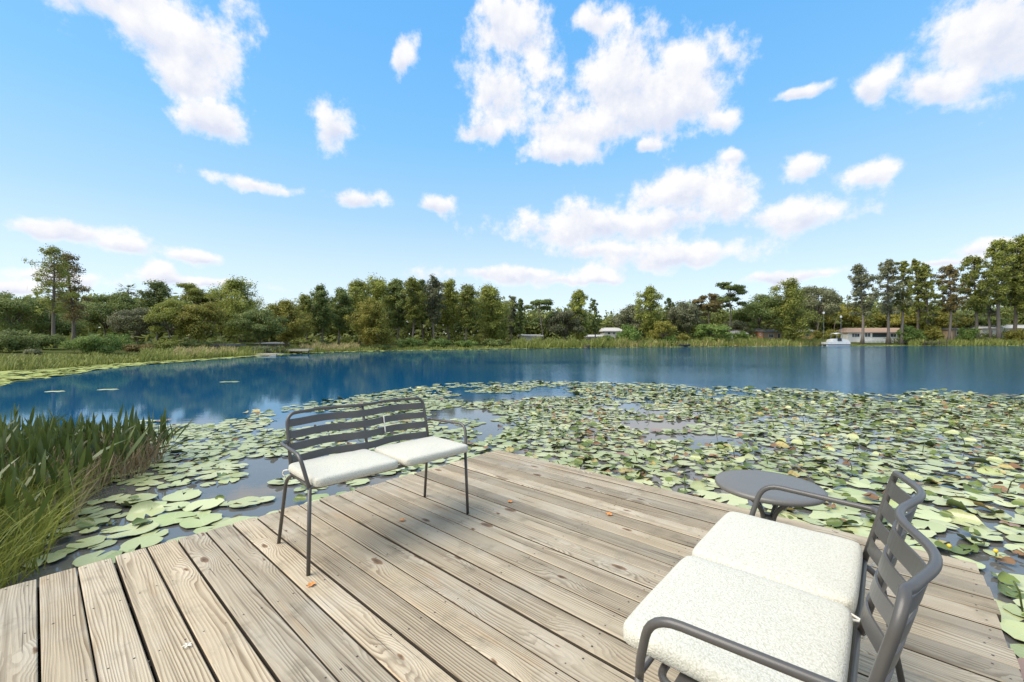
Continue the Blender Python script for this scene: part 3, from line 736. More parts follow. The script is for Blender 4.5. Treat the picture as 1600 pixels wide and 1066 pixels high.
blades(mb, rg, B, rg.uniform(.25, .60, N), rg.uniform(.008, .022, N), rg.uniform(0, 6.28, N), rg.uniform(0, .5, N), rg.uniform(0, .3, N), [1, 1, .9, .7, .2])
mb.build('dry_reed_stems', LM['reeddry'], None, False, kind='stuff', label='dry brown stems and dead leaves among the green reeds', category='dead reeds')
mb = MB(); N = 5200
B = reed_points(N, 1.6, 4.7, .10, 2.6, 4)
blades(mb, rg, B, rg.uniform(.35, .80, N), rg.uniform(.006, .013, N), rg.normal(.6, 1.5, N), rg.uniform(.05, .55, N), rg.uniform(.0, .8, N), GRASS)
mb.build('marsh_grass', LM['grass'], None, False, kind='stuff', label='long arching yellow green grass beside the left edge of the deck', category='grass')
# ------------------------------------------------------------ trees on the far shore
def leaf_quads(rg, cen, rad, n_tot, size, flat=.0):
    """n_tot small leaf sprays spread through ellipsoidal clumps (cen Nx3, rad Nx3)"""
    vol = (rad[:, 0] * rad[:, 1]); pick = rg.choice(len(cen), n_tot, p=vol / vol.sum())
    d = rg.normal(size=(n_tot, 3)); d /= np.linalg.norm(d, axis=1)[:, None]
    r = rg.random(n_tot) ** .45; r = np.where(rg.random(n_tot) < .22, r * 1.4, r)
    P = cen[pick] + d * rad[pick] * r[:, None]
    nrm_ = d * .7 + rg.normal(size=(n_tot, 3)) * .55 + np.array([0, 0, .35 + flat]); nrm_ /= np.linalg.norm(nrm_, axis=1)[:, None]
    a = np.cross(nrm_, rg.normal(size=(n_tot, 3))); a /= np.linalg.norm(a, axis=1)[:, None]; b = np.cross(nrm_, a)
    s = size * rg.uniform(.55, 1.35, n_tot)[:, None]
    V = np.stack([P - a * s, P - b * s * .45 + a * s * .1, P + a * s, P + b * s * .5], 1).reshape(-1, 3)
    return V, (np.arange(n_tot)[:, None] * 4 + np.arange(4)[None])
def moss_strips(rg, pts, length, w):
    n = len(pts); L = length * rg.uniform(.4, 1.3, n); a = rg.uniform(0, math.pi, n); W_ = w * rg.uniform(.5, 1.2, n)
    c, s = np.cos(a) * W_, np.sin(a) * W_; z0 = np.zeros(n)
    V = np.stack([pts + np.stack([-c, -s, z0], 1), pts + np.stack([c, s, z0], 1), pts + np.stack([c * .15, s * .15, -L], 1)], 1).reshape(-1, 3)
    return V, np.arange(n * 3).reshape(-1, 3)
def trunk_path(rg, H, top, wob):
    zs = np.linspace(0, top, 9); ph = rg.uniform(0, 6.28, 2)
    return np.stack([wob * np.sin(zs / H * 4 + ph[0]) - wob * math.sin(ph[0]), wob * np.sin(zs / H * 3 + ph[1]) - wob * math.sin(ph[1]), zs], 1)
def make_tree(kind, px, topy, hw, off, fol, label, cb=.35, dens=1.0, moss=0, seed=None, base=None, group='trees along the far shore', name=None, cat='tree', trunk=True, r0=None):
    rg = np.random.default_rng(int(px * 7 + topy) if seed is None else seed)
    y = shore_depth(px) + off; x = (px - 800) / F * y; z0 = ground_z(x, y) - .05 if base is None else base
    hw = hw * (1.22 if kind == 'oak' else 1.18 if (kind == 'cypress' and 240 < px < 800) else 1.0)
    H = CAMH + (HZ - topy) / F * y - z0; w = hw / F * y
    root = thing(name or {'cypress': 'cypress_tree', 'oak': 'oak_tree', 'umbrella': 'pine_tree', 'palm': 'palm_tree', 'shrub': 'shrub'}[kind], label, cat, (x, y, z0), 0, group)
    lpx = y / 427.0; cen = []; rad = []; tb_ = MB(); tip = .97
    if kind == 'cypress':
        lean_ = rg.uniform(0, 6.28); P = trunk_path(rg, H, H * .97, w * .10); nb = int(34 + 24 * (1 - cb)); cb *= .82
        for k in range(nb):
            q = cb + (1 - cb) * (k + rg.random() * .8) / nb; tq = (q - cb) / (1 - cb)
            prof = np.interp(tq, [0, .25, .6, .85, 1.0], [.55, .95, 1.0, .72, .22]); a = k * 2.4 + rg.uniform(-.5, .5); L = w * prof * rg.uniform(.4, 1.08) * (1 + .3 * math.cos(a - lean_) * math.sin(tq * 5 + lean_))
            c0 = np.array([np.interp(q * H, P[:, 2], P[:, 0]), np.interp(q * H, P[:, 2], P[:, 1]), q * H]); e = c0 + np.array([math.cos(a) * L, math.sin(a) * L, L * rg.uniform(-.25, .32)])
            tb_.tube([c0, (c0 + e) / 2 + np.array([0, 0, .04 * L]), e], [H * .004, H * .003, H * .0012], 4)
            for f in (.3, .55, .8, 1.0):
                if rg.random() < (.82 if dens > .82 else .55):
                    rr = w * rg.uniform(.13, .28) * (1 if dens > .82 else .82); cen.append(c0 + (e - c0) * f + rg.normal(size=3) * w * .05); rad.append((rr, rr, rr * rg.uniform(.55, 1.35)))
        cen.append(np.array([P[-1, 0], P[-1, 1], H * .975])); rad.append((w * .22, w * .22, H * .025))
    elif kind == 'oak':
        P = trunk_path(rg, H, H * .6, w * .08); n = 46
        for k in range(n):
            d = rg.normal(size=3); d /= np.linalg.norm(d); d[2] = abs(d[2]) * 1.0 if rg.random() < .72 else -abs(d[2]) * .8
            q = rg.uniform(.55, .88); c = np.array([d[0] * w * q, d[1] * w * q, H * (cb + 1) / 2 + d[2] * H * (1 - cb) / 2 * q]); rr = w * rg.uniform(.20, .32)
            cen.append(c); rad.append((rr, rr, min(rr, H * .13) * rg.uniform(.55, .85)))
            if k % 5 == 0:
                m0 = np.array([0, 0, H * rg.uniform(.22, .42)]); tb_.tube([m0, (m0 + c) / 2 + np.array([0, 0, H * .03]), c], [H * .012, H * .008, H * .003], 5)
    elif kind == 'umbrella':
        P = trunk_path(rg, H, H * .9, w * .14); n = 15
        for k in range(n):
            a = k * 2.4 + rg.uniform(-.4, .4); q = rg.uniform(.72, .97) if k < 11 else rg.uniform(cb, .72); L = w * rg.uniform(.35, .95) * (1 if q < .93 else .6)
            c0 = np.array([np.interp(q * H * .88, P[:, 2], P[:, 0]), np.interp(q * H * .88, P[:, 2], P[:, 1]), q * H * .88]); c = np.array([c0[0] + math.cos(a) * L, c0[1] + math.sin(a) * L, q * H])
            tb_.tube([c0, (c0 + c) / 2, c], [H * .006, H * .004, H * .002], 4)
            for _ in range(3):
                rr = w * rg.uniform(.2, .36); cen.append(c + rg.normal(size=3) * np.array([w * .13, w * .13, H * .012])); rad.append((rr, rr, rr * rg.uniform(.35, .55)))
    elif kind == 'shrub':
        n = 26; P = None
        for k in range(n):
            d = rg.normal(size=3); d /= np.linalg.norm(d); q = rg.uniform(.3, .85); c = np.array([d[0] * w * q, d[1] * w * q, H * .45 + d[2] * H * .45 * q]); rr = w * rg.uniform(.22, .36)
            cen.append(c); rad.append((rr, rr, min(rr, H * .22)))
            if k % 5 == 0: tb_.tube([(0, 0, 0), tuple(c * .5), tuple(c)], [H * .012, H * .01, H * .004], 4)
    if kind == 'palm':
        P = trunk_path(rg, H, H - w * .75, w * .12)
        cm = MB(); c = P[-1]
        for k in range(26):
            a = k * 2.4; e = rg.uniform(-.75, 1.1); L = w * rg.uniform(.8, 1.05); d = np.array([math.cos(a) * math.cos(e), math.sin(a) * math.cos(e), math.sin(e)]); mid = c + d * L * .5; sd_ = np.cross(d, [0, 0, 1.]); sd_ /= np.linalg.norm(sd_) + 1e-9
            nL = 11
            for i_ in range(nL):
                f = (i_ - (nL - 1) / 2) / ((nL - 1) / 2); tipp = mid + d * L * (.55 - .22 * f * f) + sd_ * f * L * .42 + np.array([0, 0, -L * (.10 + .16 * abs(f))]); w_ = sd_ * L * .035
                cm.add([mid - w_, mid + w_, tipp], np.array([[0, 1, 2]]))
            cm.add([c - sd_ * .02 * L, c + sd_ * .02 * L, mid + sd_ * .02 * L, mid - sd_ * .02 * L], np.array([[0, 1, 2, 3]]))
        cm.build('crown', LM[fol], root, kind='stuff')
    else:
        cen = np.array(cen); rad = np.array(rad)
        area = hw * hw * 4 * .41 * (H / (2 * w)) * (1 - cb * .8)
        n = int(np.clip(area * 9.3 * dens, 3500, 19000)); V, q = leaf_quads(rg, cen, rad, n, lpx * .86, .25 if kind in ('cypress', 'umbrella') else 0)
        MB().add(V, q).build('crown', LM[fol], root, kind='stuff')
        if moss:
            pk = rg.choice(len(cen), moss); pts = cen[pk] + rg.normal(size=(moss, 3)) * rad[pk] * .6; pts[:, 2] -= rad[pk][:, 2] * .3
            V, q = moss_strips(rg, pts, H * .055, lpx * .5); MB().add(V, q).build('hanging_moss', LM['moss'], root, kind='stuff')
    if P is not None:
        r_ = (H * .0135 if r0 is None else r0 / F * y); zz = np.linspace(0, 1, len(P)); rr = r_ * np.interp(zz, [0, .04, .14, .6, 1], [2.0, 1.45, 1.05, .75, .18 if kind != 'palm' else .6])
        tb_.tube(P, rr, 8)
    tb_.build('trunk' if kind != 'shrub' else 'stems', M_BARK, root, smooth=True, kind='stuff' if kind == 'shrub' else None)
    return root
TREES = [
 # kind, column, top row, half width, metres behind the shore, foliage, label, crown base, density, moss
 ('cypress', 84, 389, 30, 14, 'olive', 'tallest bare-limbed cypress of the pair on the left bank', .42, .22, 60),
 ('cypress', 114, 398, 32, 16, 'rust', 'brownish half-bare cypress just right of the tallest one on the left bank', .34, .28, 90),
 ('palm', 198, 440, 19, 40, 'palm', 'lone tall palm standing above the oaks on the left bank', .5, 1, 0),
 ('oak', 18, 456, 42, 22, 'dark', 'dense dark oak at the very left edge of the far bank', .1, 1.0, 40),
 ('oak', 62, 478, 44, 24, 'dark', 'low dark oak behind the pair of left cypresses', .05, 1.0, 40),
 ('oak', 168, 455, 36, 26, 'dark', 'green oak right of the brownish cypress, under the lone palm', .15, 1.0, 50),
 ('oak', 214, 478, 30, 18, 'grey', 'grey green mossy oak standing below the lone palm', .1, 1.0, 80),
 ('cypress', 246, 443, 24, 20, 'dark', 'dark leafy tree right of the lone palm', .3, .85, 50),
 ('oak', 268, 470, 28, 12, 'olive', 'olive tree with draped moss left of the rounded mossy tree', .15, 1.0, 110),
 ('umbrella', 294, 440, 28, 24, 'olive', 'open-topped olive tree rising above the mossy oaks on the left', .4, .9, 60),
 ('oak', 312, 468, 30, 10, 'yellow', 'yellow green mossy tree leaning over the left bank grass', .10, 1.0, 140),
 ('cypress', 345, 458, 22, 26, 'dark', 'slim dark tree left of the big layered cypress on the left', .3, .9, 30),
 ('cypress', 376, 440, 33, 18, 'olive', 'big layered olive cypress left of the round dark oak', .25, .95, 60),
 ('oak', 404, 482, 33, 8, 'dark', 'round very dark oak in front of the pale house on the left', .14, 1.25, 20),
 ('cypress', 445, 473, 27, 10, 'yellow', 'broad yellow green cypress beside the small dock', .22, 1.1, 40),
 ('cypress', 478, 464, 20, 16, 'olive', 'thin olive tree right of the yellow green cypress by the small dock', .4, .85, 30),
 ('cypress', 502, 450, 18, 14, 'dark', 'tall dark pointed tree, first of two slim ones right of the small dock', .4, .95, 20),
 ('cypress', 529, 453, 18, 14, 'dark', 'tall dark pointed tree, second of two slim ones right of the small dock', .4, .95, 20),
 ('cypress', 561, 443, 25, 16, 'olive', 'tall olive cypress left of the bushy layered one in the wooded stretch', .28, 1.0, 30),
 ('cypress', 590, 441, 27, 22, 'olive', 'tall olive cypress behind the bushy layered one in the wooded stretch', .25, 1.0, 30),
 ('cypress', 586, 472, 27, 5, 'yellow', 'bushy light green layered cypress at the water in the wooded stretch', .04, 1.25, 30),
 ('cypress', 621, 440, 20, 18, 'dark', 'dark crowned cypress right of the bushy layered one', .35, 1.0, 20),
 ('cypress', 644, 437, 17, 13, 'olive', 'tall cypress with a pale leaning trunk, mid wood', .42, .95, 20),
 ('cypress', 661, 438, 14, 18, 'dark', 'slim dark topped cypress between two pale trunks, mid wood', .4, .95, 10),
 ('cypress', 679, 435, 18, 12, 'grey', 'highest cypress of the wood with a straight pale trunk', .45, .85, 30),
 ('cypress', 702, 440, 20, 16, 'olive', 'olive topped cypress right of the highest one in the wood', .4, 1.0, 30),
 ('cypress', 728, 450, 19, 11, 'olive', 'cypress with a white lower trunk towards the right of the wood', .4, 1.0, 30),
 ('cypress', 768, 451, 25, 14, 'olive', 'broad bright olive cypress at the right end of the wood', .15, 1.1, 40),
 ('cypress', 755, 450, 12, 22, 'dark', 'thin dark tree poking up left of the broad bright olive cypress', .5, .8, 10),
 ('cypress', 800, 464, 11, 16, 'grey', 'slim grey tree, left of the two narrow spires at the end of the wood', .35, .9, 20),
 ('cypress', 813, 468, 10, 14, 'dark', 'narrow dark spire at the right end of the wood', .3, 1.0, 10),
 ('umbrella', 849, 462, 19, 14, 'dark', 'flat-topped dark tree left of the central mossy oak', .4, 1.0, 30),
 ('oak', 882, 482, 26, 12, 'grey', 'mossy grey green oak with a pale bare limb near the centre', .1, 1.1, 130),
 ('cypress', 907, 455, 18, 10, 'olive', 'thick columnar cypress left of the gap in the trees', .12, 1.25, 50),
 ('cypress', 930, 468, 11, 12, 'dark', 'thin gappy pine standing right beside the gap in the trees', .3, .6, 10),
 ('oak', 988, 476, 27, 26, 'grey', 'grey green rounded oak right of the gap and the pale house', .1, 1.05, 60),
 ('cypress', 1019, 451, 22, 14, 'olive', 'pointed olive cypress right of the gap in the trees', .08, 1.2, 30),
 ('oak', 1036, 500, 17, 5, 'yellow', 'small yellow green tree at the foot of the pointed cypress', .1, 1.1, 0),
 ('cypress', 1044, 466, 11, 24, 'dark', 'dark wispy treetop just right of the pointed cypress', .3, .8, 10),
 ('oak', 1072, 468, 24, 18, 'grey', 'grey mossy oak between the pointed cypress and the flat-topped pair', .1, 1.0, 120),
 ('umbrella', 1110, 457, 18, 12, 'rust', 'brownish mossy tree, left of the flat-topped pair', .3, .95, 90),
 ('umbrella', 1138, 442, 22, 16, 'dark', 'tall flat-topped dark tree with a bare pale trunk, right of its pair', .55, 1.1, 40),
 ('oak', 1112, 505, 24, 8, 'green', 'low dense green tree under the flat-topped pair', .05, 1.1, 0),
 ('oak', 1148, 500, 18, 20, 'grey', 'small grey tree left of the wide oak by the orange house', .1, 1.0, 30),
 ('oak', 1186, 460, 33, 16, 'dark', 'wide dark oak over the roof of the orange house', .12, 1.1, 60),
 ('cypress', 1238, 443, 31, 6, 'olive', 'broad rounded green cypress in front of the orange house', .12, 1.35, 20),
 ('oak', 1275, 441, 27, 24, 'grey', 'airy grey oak behind the broad rounded cypress', .22, .85, 60),
 ('oak', 1312, 470, 26, 34, 'yellow', 'yellow green trees behind the pontoon boat', .05, 1.0, 30),
 ('cypress', 1347, 414, 20, 5, 'grey', 'first tall cypress of the right bank row, trunk crossing the white house', .46, .75, 140),
 ('cypress', 1388, 409, 21, 7, 'grey', 'second tall cypress of the right bank row, sparse mossy crown', .46, .62, 150),
 ('cypress', 1409, 408, 17, 6, 'olive', 'third tall cypress of the right bank row, close beside the second', .46, .80, 90),
 ('cypress', 1433, 407, 16, 10, 'olive', 'fourth tall cypress of the right bank row, thin top', .45, .65, 80),
 ('cypress', 1449, 414, 20, 8, 'olive', 'fifth tall cypress of the right bank row, dense crown and dark trunk', .34, .75, 120),
 ('cypress', 1482, 416, 19, 6, 'rust', 'sixth tall cypress of the right bank row, thick reddish trunk', .52, .62, 130),
 ('cypress', 1525, 403, 27, 8, 'olive', 'seventh tall cypress of the right bank row, wide crown', .46, .78, 100),
 ('cypress', 1549, 425, 18, 12, 'grey', 'shorter sparse cypress between the wide one and the tallest on the right', .45, .35, 90),
 ('cypress', 1561, 377, 24, 8, 'olive', 'tallest cypress of the right bank row, near the right picture edge', .48, .75, 90),
 ('cypress', 1584, 380, 24, 10, 'olive', 'tall cypress right beside the tallest one on the right bank', .44, .8, 90),
 ('cypress', 1608, 372, 26, 6, 'olive', 'tall cypress cut off by the right picture edge', .35, 1.0, 80),
 ('oak', 1400, 478, 34, 30, 'yellow', 'yellow green trees behind the white house on the right', .05, 1.0, 30),
 ('oak', 1462, 482, 30, 26, 'yellow', 'leafy light trees between the trunks right of the white house', .05, 1.0, 40),
 ('oak', 1512, 486, 34, 34, 'dark', 'dark rounded oak behind the sixth and seventh cypresses', .05, 1.0, 30),
 ('oak', 1575, 478, 40, 40, 'dark', 'dark trees behind the grey roofed house on the far right', .05, 1.0, 30),
 ('palm', 1492, 488, 13, 12, 'palm', 'small drooping palm right of the thick reddish cypress trunk', .5, 1, 0),
 ('palm', 1302, 490, 12, 14, 'palm', 'small palm between two thin poles behind the pontoon boat', .5, 1, 0),
 ('palm', 1174, 512, 12, 8, 'palm', 'low palm in front of the dark oak beside the orange house', .3, 1, 0),
]
for (kind, px, ty, hw, off, fol, lab, cb, de, ms) in TREES:
    make_tree(kind, px, ty, hw, off, fol, lab, cb, de, ms)
SHRUBS = [(15, 515, 34, 9, 'dark', 'dark rounded bush at the left picture edge on the far bank'), (62, 520, 30, 12, 'dark', 'dark bush between the left edge and the tall cypress trunks'), (190, 522, 26, 10, 'green', 'green bush right of the bright leafy shrub'), (300, 530, 24, 9, 'dark', 'dark undergrowth below the yellow green mossy tree'), (345, 530, 20, 12, 'dark', 'dark undergrowth left of the round dark oak'), (500, 533, 22, 14, 'dark', 'dark undergrowth behind the two slim pointed trees'), (470, 530, 18, 13, 'olive', 'olive undergrowth behind the small dock'), (150, 519, 38, 6, 'green', 'bright green leafy shrub at the foot of the brownish cypress'), (52, 545, 14, 7, 'grey', 'low grey green shrub left of the tall cypress trunks'),
 (215, 536, 22, 7, 'rust', 'low brownish shrub behind the left bank grass'), (257, 528, 20, 8, 'olive', 'olive shrub under the moss-draped trees'), (408, 540, 16, 2, 'grey', 'blue green bush at the foot of the round dark oak'),
 (433, 541, 13, 2, 'grey', 'rounded grey green bush left of the small dock'), (555, 544, 14, 3, 'green', 'low green bush at the water right of the small dock'), (590, 537, 22, 3, 'dark', 'dark bush under the bushy layered cypress'),
 (640, 526, 22, 5, 'green', 'tangled green bush at the water below the pale leaning trunk'), (690, 528, 22, 4, 'green', 'bright green bush at the water, middle of the wood'), (728, 531, 18, 4, 'green', 'green bush at the foot of the white trunk'),
 (775, 528, 22, 5, 'dark', 'dark green bush at the right end of the wood'), (980, 506, 22, 6, 'green', 'tall green bush right of the pale central house'), (950, 522, 9, 7, 'green', 'small bush before the pale central house'),
 (1068, 520, 12, 5, 'yellow', 'yellow green bush above the dark rowing boat'), (1045, 522, 12, 3, 'green', 'green bush among the reeds, left of the dark rowing boat'), (1160, 515, 14, 9, 'green', 'green bush left of the low palm'),
 (1283, 514, 12, 7, 'yellow', 'yellow bush left of the pontoon boat'), (1302, 507, 14, 12, 'yellow', 'light yellow bush behind the pontoon boat'), (1430, 512, 16, 8, 'green', 'dense green bush right of the white house'),
 (1457, 498, 15, 7, 'yellow', 'tall yellow green bush before the fifth cypress'), (1512, 507, 14, 8, 'green', 'pale green bush right of the small palm'), (1590, 512, 16, 5, 'yellow', 'yellow bush at the right picture edge'), (1415, 497, 11, 6, 'green', 'vine covered bush on the lower trunk of the third cypress')]
for (px, ty, hw, off, fol, lab) in SHRUBS:
    make_tree('shrub', px, ty, hw, off, fol, lab, 0, 1.2, 0, group='bushes along the far shore', cat='bush')

# woods that close the view behind the single trees
WT = [(-80, 470), (0, 472), (60, 474), (150, 470), (200, 478), (250, 466), (330, 470), (400, 482), (450, 486), (500, 476), (560, 468), (620, 458), (700, 462), (760, 472), (800, 484), (830, 490), (880, 488), (930, 494), (945, 504), (968, 503), (1000, 492), (1050, 484), (1100, 482), (1150, 492), (1200, 478), (1260, 472), (1300, 470), (1330, 474), (1400, 478), (1480, 484), (1540, 486), (1600, 476), (1680, 470)]
rg = np.random.default_rng(3); mb = MB(); cen = []; rad = []
for px in np.arange(-70, 1680, 3.2):
    for lay in range(2):
        y = shore_depth(min(max(px, 0), 1600)) + 36 + lay * 9 + rg.uniform(-6, 6); x = (px - 800) / F * y
        top = CAMH + (HZ - (np.interp(px, [a for a, _ in WT], [b for _, b in WT]) + rg.normal(-3, 5) + 5 * math.sin(px * .11))) / F * y; z0 = ground_z(x, y); r = y / F * 11
        for q in np.arange(.02, 1.0, .12):
            z = z0 + (top - r * .6 - z0) * q; cen.append((x + rg.normal(0, r * .3), y + rg.normal(0, 1.5), z)); rad.append((r, r, r * .75))
for (p0, p1) in ((-60, 385), (440, 812), (850, 915), (975, 1145), (1395, 1470), (1500, 1640)):
    for px in np.arange(p0, p1, 2.6):
        y = shore_depth(min(max(px, 0), 1600)) + rg.uniform(11, 27); x = (px - 800) / F * y; r = y / F * rg.uniform(7, 12); cen.append((x, y, ground_z(x, y) + rg.uniform(.1, 1.2) * r)); rad.append((r, r, r * .8))
cen = np.array(cen); rad = np.array(rad); V, q = leaf_quads(rg, cen, rad, 150000, .64); dist = np.repeat(np.hypot(V[::4, 0], V[::4, 1]), 4)
mb.add(V, q); mb.build('distant_woods', LM['woods'], None, kind='stuff', label='dark mass of woods closing the view behind the shore trees', category='woods')

# ------------------------------------------------------------ grass, reeds and pads along the far bank
def bank(n, px0, px1, o0, o1, seed):
    q = np.random.default_rng(seed); px = q.uniform(px0, px1, n); off = q.uniform(o0, o1, n); P = []
    for a, b_ in zip(px, off):
        y = shore_depth(a) + b_; x = (a - 800) / F * y; P.append((x, y, max(ground_z(x, y), WZ) - .03))
    return np.array(P), px
def bank_blades(name, label, cat, mtl, segs):
    mb = MB(); rg = np.random.default_rng(len(label))
    for (n, px0, px1, o0, o1, h0, h1, wk) in segs:
        P, px = bank(n, px0, px1, o0, o1, int(px0 + 500)); d = P[:, 1]; k = .75 + .5 * np.array([mnoise.noise((p * .09, 0, 5)) for p in px])
        blades(mb, rg, P, rg.uniform(h0, h1, n) * k, d / 427 * wk, rg.uniform(0, 6.28, n), rg.uniform(0, .35, n), rg.uniform(0, .4, n), [.9, 1, .7, .08], twist=rg.normal(0, .5, n))
    mb.build(name, LM[mtl], None, kind='stuff', label=label, category=cat)
bank_blades('shore_grass', 'yellow green grass and reeds along the far bank', 'grass', 'fargrass',
 [(4200, -60, 220, .2, 5, .25, .60, .8), (2600, 220, 380, .2, 6, .45, 1.0, .8), (1500, 380, 560, .2, 5, .5, 1.2, .8), (1100, 560, 800, .1, 2, .4, .9, .7), (2600, 800, 960, .2, 6, 1.2, 3.0, .8), (4600, 930, 1300, .2, 7, 1.5, 3.2, .8), (1200, 1300, 1420, .2, 4, .2, .6, .7), (3000, 1420, 1640, .2, 7, 1.3, 3.2, .8)])
bank_blades('dry_shore_grass', 'dry straw coloured grass between the green on the far bank', 'dry grass', 'drygrass',
 [(700, 270, 370, 1, 6, .5, 1.2, .8), (900, 470, 560, 1, 6, .7, 1.6, .8), (900, 960, 1130, .3, 4, 1.2, 2.6, .8), (1700, 1140, 1282, .3, 5, .8, 2.0, .8)])
mb = MB(); rg = np.random.default_rng(9); n = 5200; V = []; q4 = []
for k in range(n):
    px = rg.uniform(-40, 1640); wide = np.interp(px, [-40, 0, 150, 300, 420, 1640], [8.5, 7.5, 4.5, 3.4, 2.6, 2.4]); y = shore_depth(px) - rg.random() ** 1.5 * wide + .4; x = (px - 800) / F * y; r = rg.uniform(.12, .30) * (1 + y / 160); z = WZ + .01 + rg.uniform(0, .02)
    a = rg.uniform(0, 6.28); tl = rg.uniform(-.10, .10, 2)
    for i_ in range(6):
        b_ = a + i_ * 1.047; V.append((x + r * math.cos(b_), y + r * math.sin(b_), z + .02 + r * (tl[0] * math.cos(b_) + tl[1] * math.sin(b_))))
    q4 += [(k * 6, k * 6 + 1, k * 6 + 2, k * 6 + 3), (k * 6, k * 6 + 3, k * 6 + 4, k * 6 + 5)]
mb.add(V, np.array(q4)); mb.build('shore_lily_pads', LM['shorepad'], None, kind='stuff', label='pale strip of lily pads floating along the far bank', category='lily pads')
for k_, (px, py, r) in enumerate(((85, 612, .22), (168, 609, .25), (358, 597, .3))):
    p = on_plane(px, py, WZ + .008); o = mk('lily_pad', meshes[(False, 1, 0)] if (False, 1, 0) in meshes else list(meshes.values())[0], None, category='lily pad', group='stray lily pads on the open lake',
      label=['stray lily pad alone on the open lake, leftmost of three', 'stray lily pad alone on the open lake, middle one of three', 'stray lily pad alone on the open lake, nearest the far bank'][k_])
    o.location = p; o.scale = (r * 1.6, r, r)

# ------------------------------------------------------------ houses, boats and docks on the far bank
M_WALLW = simple('white_painted_block', (.68, .68, .64), .7, .08, 1.5); M_WALLG = simple('pale_grey_siding', (.50, .49, .44), .7, .1, 1.5)
M_WALLO = simple('orange_stucco', (.48, .20, .09), .8, .15, 1.5); M_WALLY = simple('ochre_stucco', (.52, .33, .10), .8, .12, 1.5); M_WALLT = simple('tan_stucco', (.46, .34, .22), .8, .12, 1.5)
M_ROOFT = simple('tan_shingle_roof', (.40, .27, .185), .85, .15, 2.5); M_ROOFG = simple('grey_shingle_roof', (.17, .165, .16), .85, .2, 2.5); M_ROOFL = simple('light_grey_roof', (.46, .44, .41), .8, .1, 2.5)
M_TRIM = simple('white_trim', (.74, .74, .72), .5, .05, 4)
def glass_mat():
    m, t, o = mat('window_glass'); co = nd(t, 'ShaderNodeTexCoord').outputs['Object']; prin(t, o, mixc(t, nz(t, co, 1.5, 2, .5), (.02, .03, .035), (.07, .09, .10)), .08); return m
M_GLASS = glass_mat()
def house(px0, px1, off, eave_row, ridge_row, base_row, mw, mr, label, wins, depth=8.0, gable=False, name='house'):
    pc = (px0 + px1) / 2; y = shore_depth(pc) + off; s = y / F; w = (px1 - px0) * s; zb = CAMH + (HZ - base_row) * s; ze = CAMH + (HZ - eave_row) * s; zr = CAMH + (HZ - ridge_row) * s
    g = min(ground_z((pc - 800) * s, y), zb) - .3
    root = thing(name, label, 'house', ((pc - 800) * s, y, 0)); hw = w / 2
    MB().box((-hw, 0, g), (hw, depth, ze)).build('wall', mw, root)
    ov = .5; t_ = .18
    V = [(-hw - ov, -ov, ze - .05), (hw + ov, -ov, ze - .05), (hw + ov, depth + ov, ze - .05), (-hw - ov, depth + ov, ze - .05), (-hw - ov, -ov, ze + t_), (hw + ov, -ov, ze + t_), (hw + ov, depth + ov, ze + t_), (-hw - ov, depth + ov, ze + t_), (-hw - ov + (0 if gable else w * .10), depth / 2, zr), (hw + ov - (0 if gable else w * .10), depth / 2, zr)]
    MB().add(V, [(0, 3, 2, 1), (0, 1, 5, 4), (1, 2, 6, 5), (2, 3, 7, 6), (3, 0, 4, 7), (4, 5, 9, 8), (6, 7, 8, 9), (5, 6, 9), (7, 4, 8)]).build('roof', mr, root)
    for (kind, a, b_, r0, r1) in wins:
        xa, xb = (a - pc) * s, (b_ - pc) * s; za, zt = CAMH + (HZ - r1) * s, CAMH + (HZ - r0) * s
        if kind == 'porch':
            MB().box((xa, -.02, za), (xb, -.015, zt)).build('porch_opening', M_GLASS, root); continue
        wn_ = MB().box((xa, -.06, za), (xb, -.02, zt)).build('window' if kind == 'w' else 'door', M_TRIM, root)
        n = max(1, int(round((xb - xa) / .9))); e = .09
        for i_ in range(n):
            x0 = xa + e + (xb - xa - e) * i_ / n; x1 = xa + (xb - xa - e) * (i_ + 1) / n
            MB().box((x0, -.068, za + e), (x1, -.062, zt - e)).build('pane', M_GLASS, wn_)
    return root
h = house(1325, 1428, 16, 520, 512, 534, M_WALLW, M_ROOFT, 'long white house with a tan roof behind the first right bank cypress', [('w', 1331, 1343, 521, 527), ('w', 1351, 1360, 520, 527), ('porch', 1363, 1386, 520.5, 527), ('w', 1391, 1400, 521, 527), ('w', 1406, 1416, 521, 527)])
s_ = (shore_depth(1376) + 16) / F
for i_ in range(13):
    xx = (1338 + i_ * 6.5 - 1376.5) * s_; MB().box((xx - .06, -3.1, ground_z(h.location.x, h.location.y - 3) - .2), (xx + .06, -3.0, CAMH + (HZ - 527.5) * s_)).build('porch_baluster', M_TRIM, h)
MB().box((-8.6, -3.14, CAMH + (HZ - 528) * s_), (8.6, -2.98, CAMH + (HZ - 527.3) * s_)).build('porch_rail', M_TRIM, h)
MB().box((-8.6, -2.97, ground_z(h.location.x, h.location.y) - .6), (8.6, -.05, CAMH + (HZ - 533) * s_)).build('porch_floor', M_WALLW, h)
house(1192, 1236, 14, 519, 514.5, 531, M_WALLT, M_ROOFG, 'low tan house with a dark roof left of the broad rounded cypress', [('w', 1201, 1208, 522, 528), ('w', 1215, 1219, 521, 529), ('w', 1225, 1230, 522, 527)])
house(1238, 1276, 15, 519, 514, 531, M_WALLY, M_ROOFG, 'ochre house with a dark roof right of the broad rounded cypress', [('w', 1244, 1249, 522, 527), ('w', 1259, 1264, 521, 526)], gable=True)
house(1184, 1192, 13, 518, 513, 531, M_WALLO, M_ROOFG, 'narrow orange house wall between the low palm and the tan house', [('w', 1187, 1189, 521, 525)], 5, True)
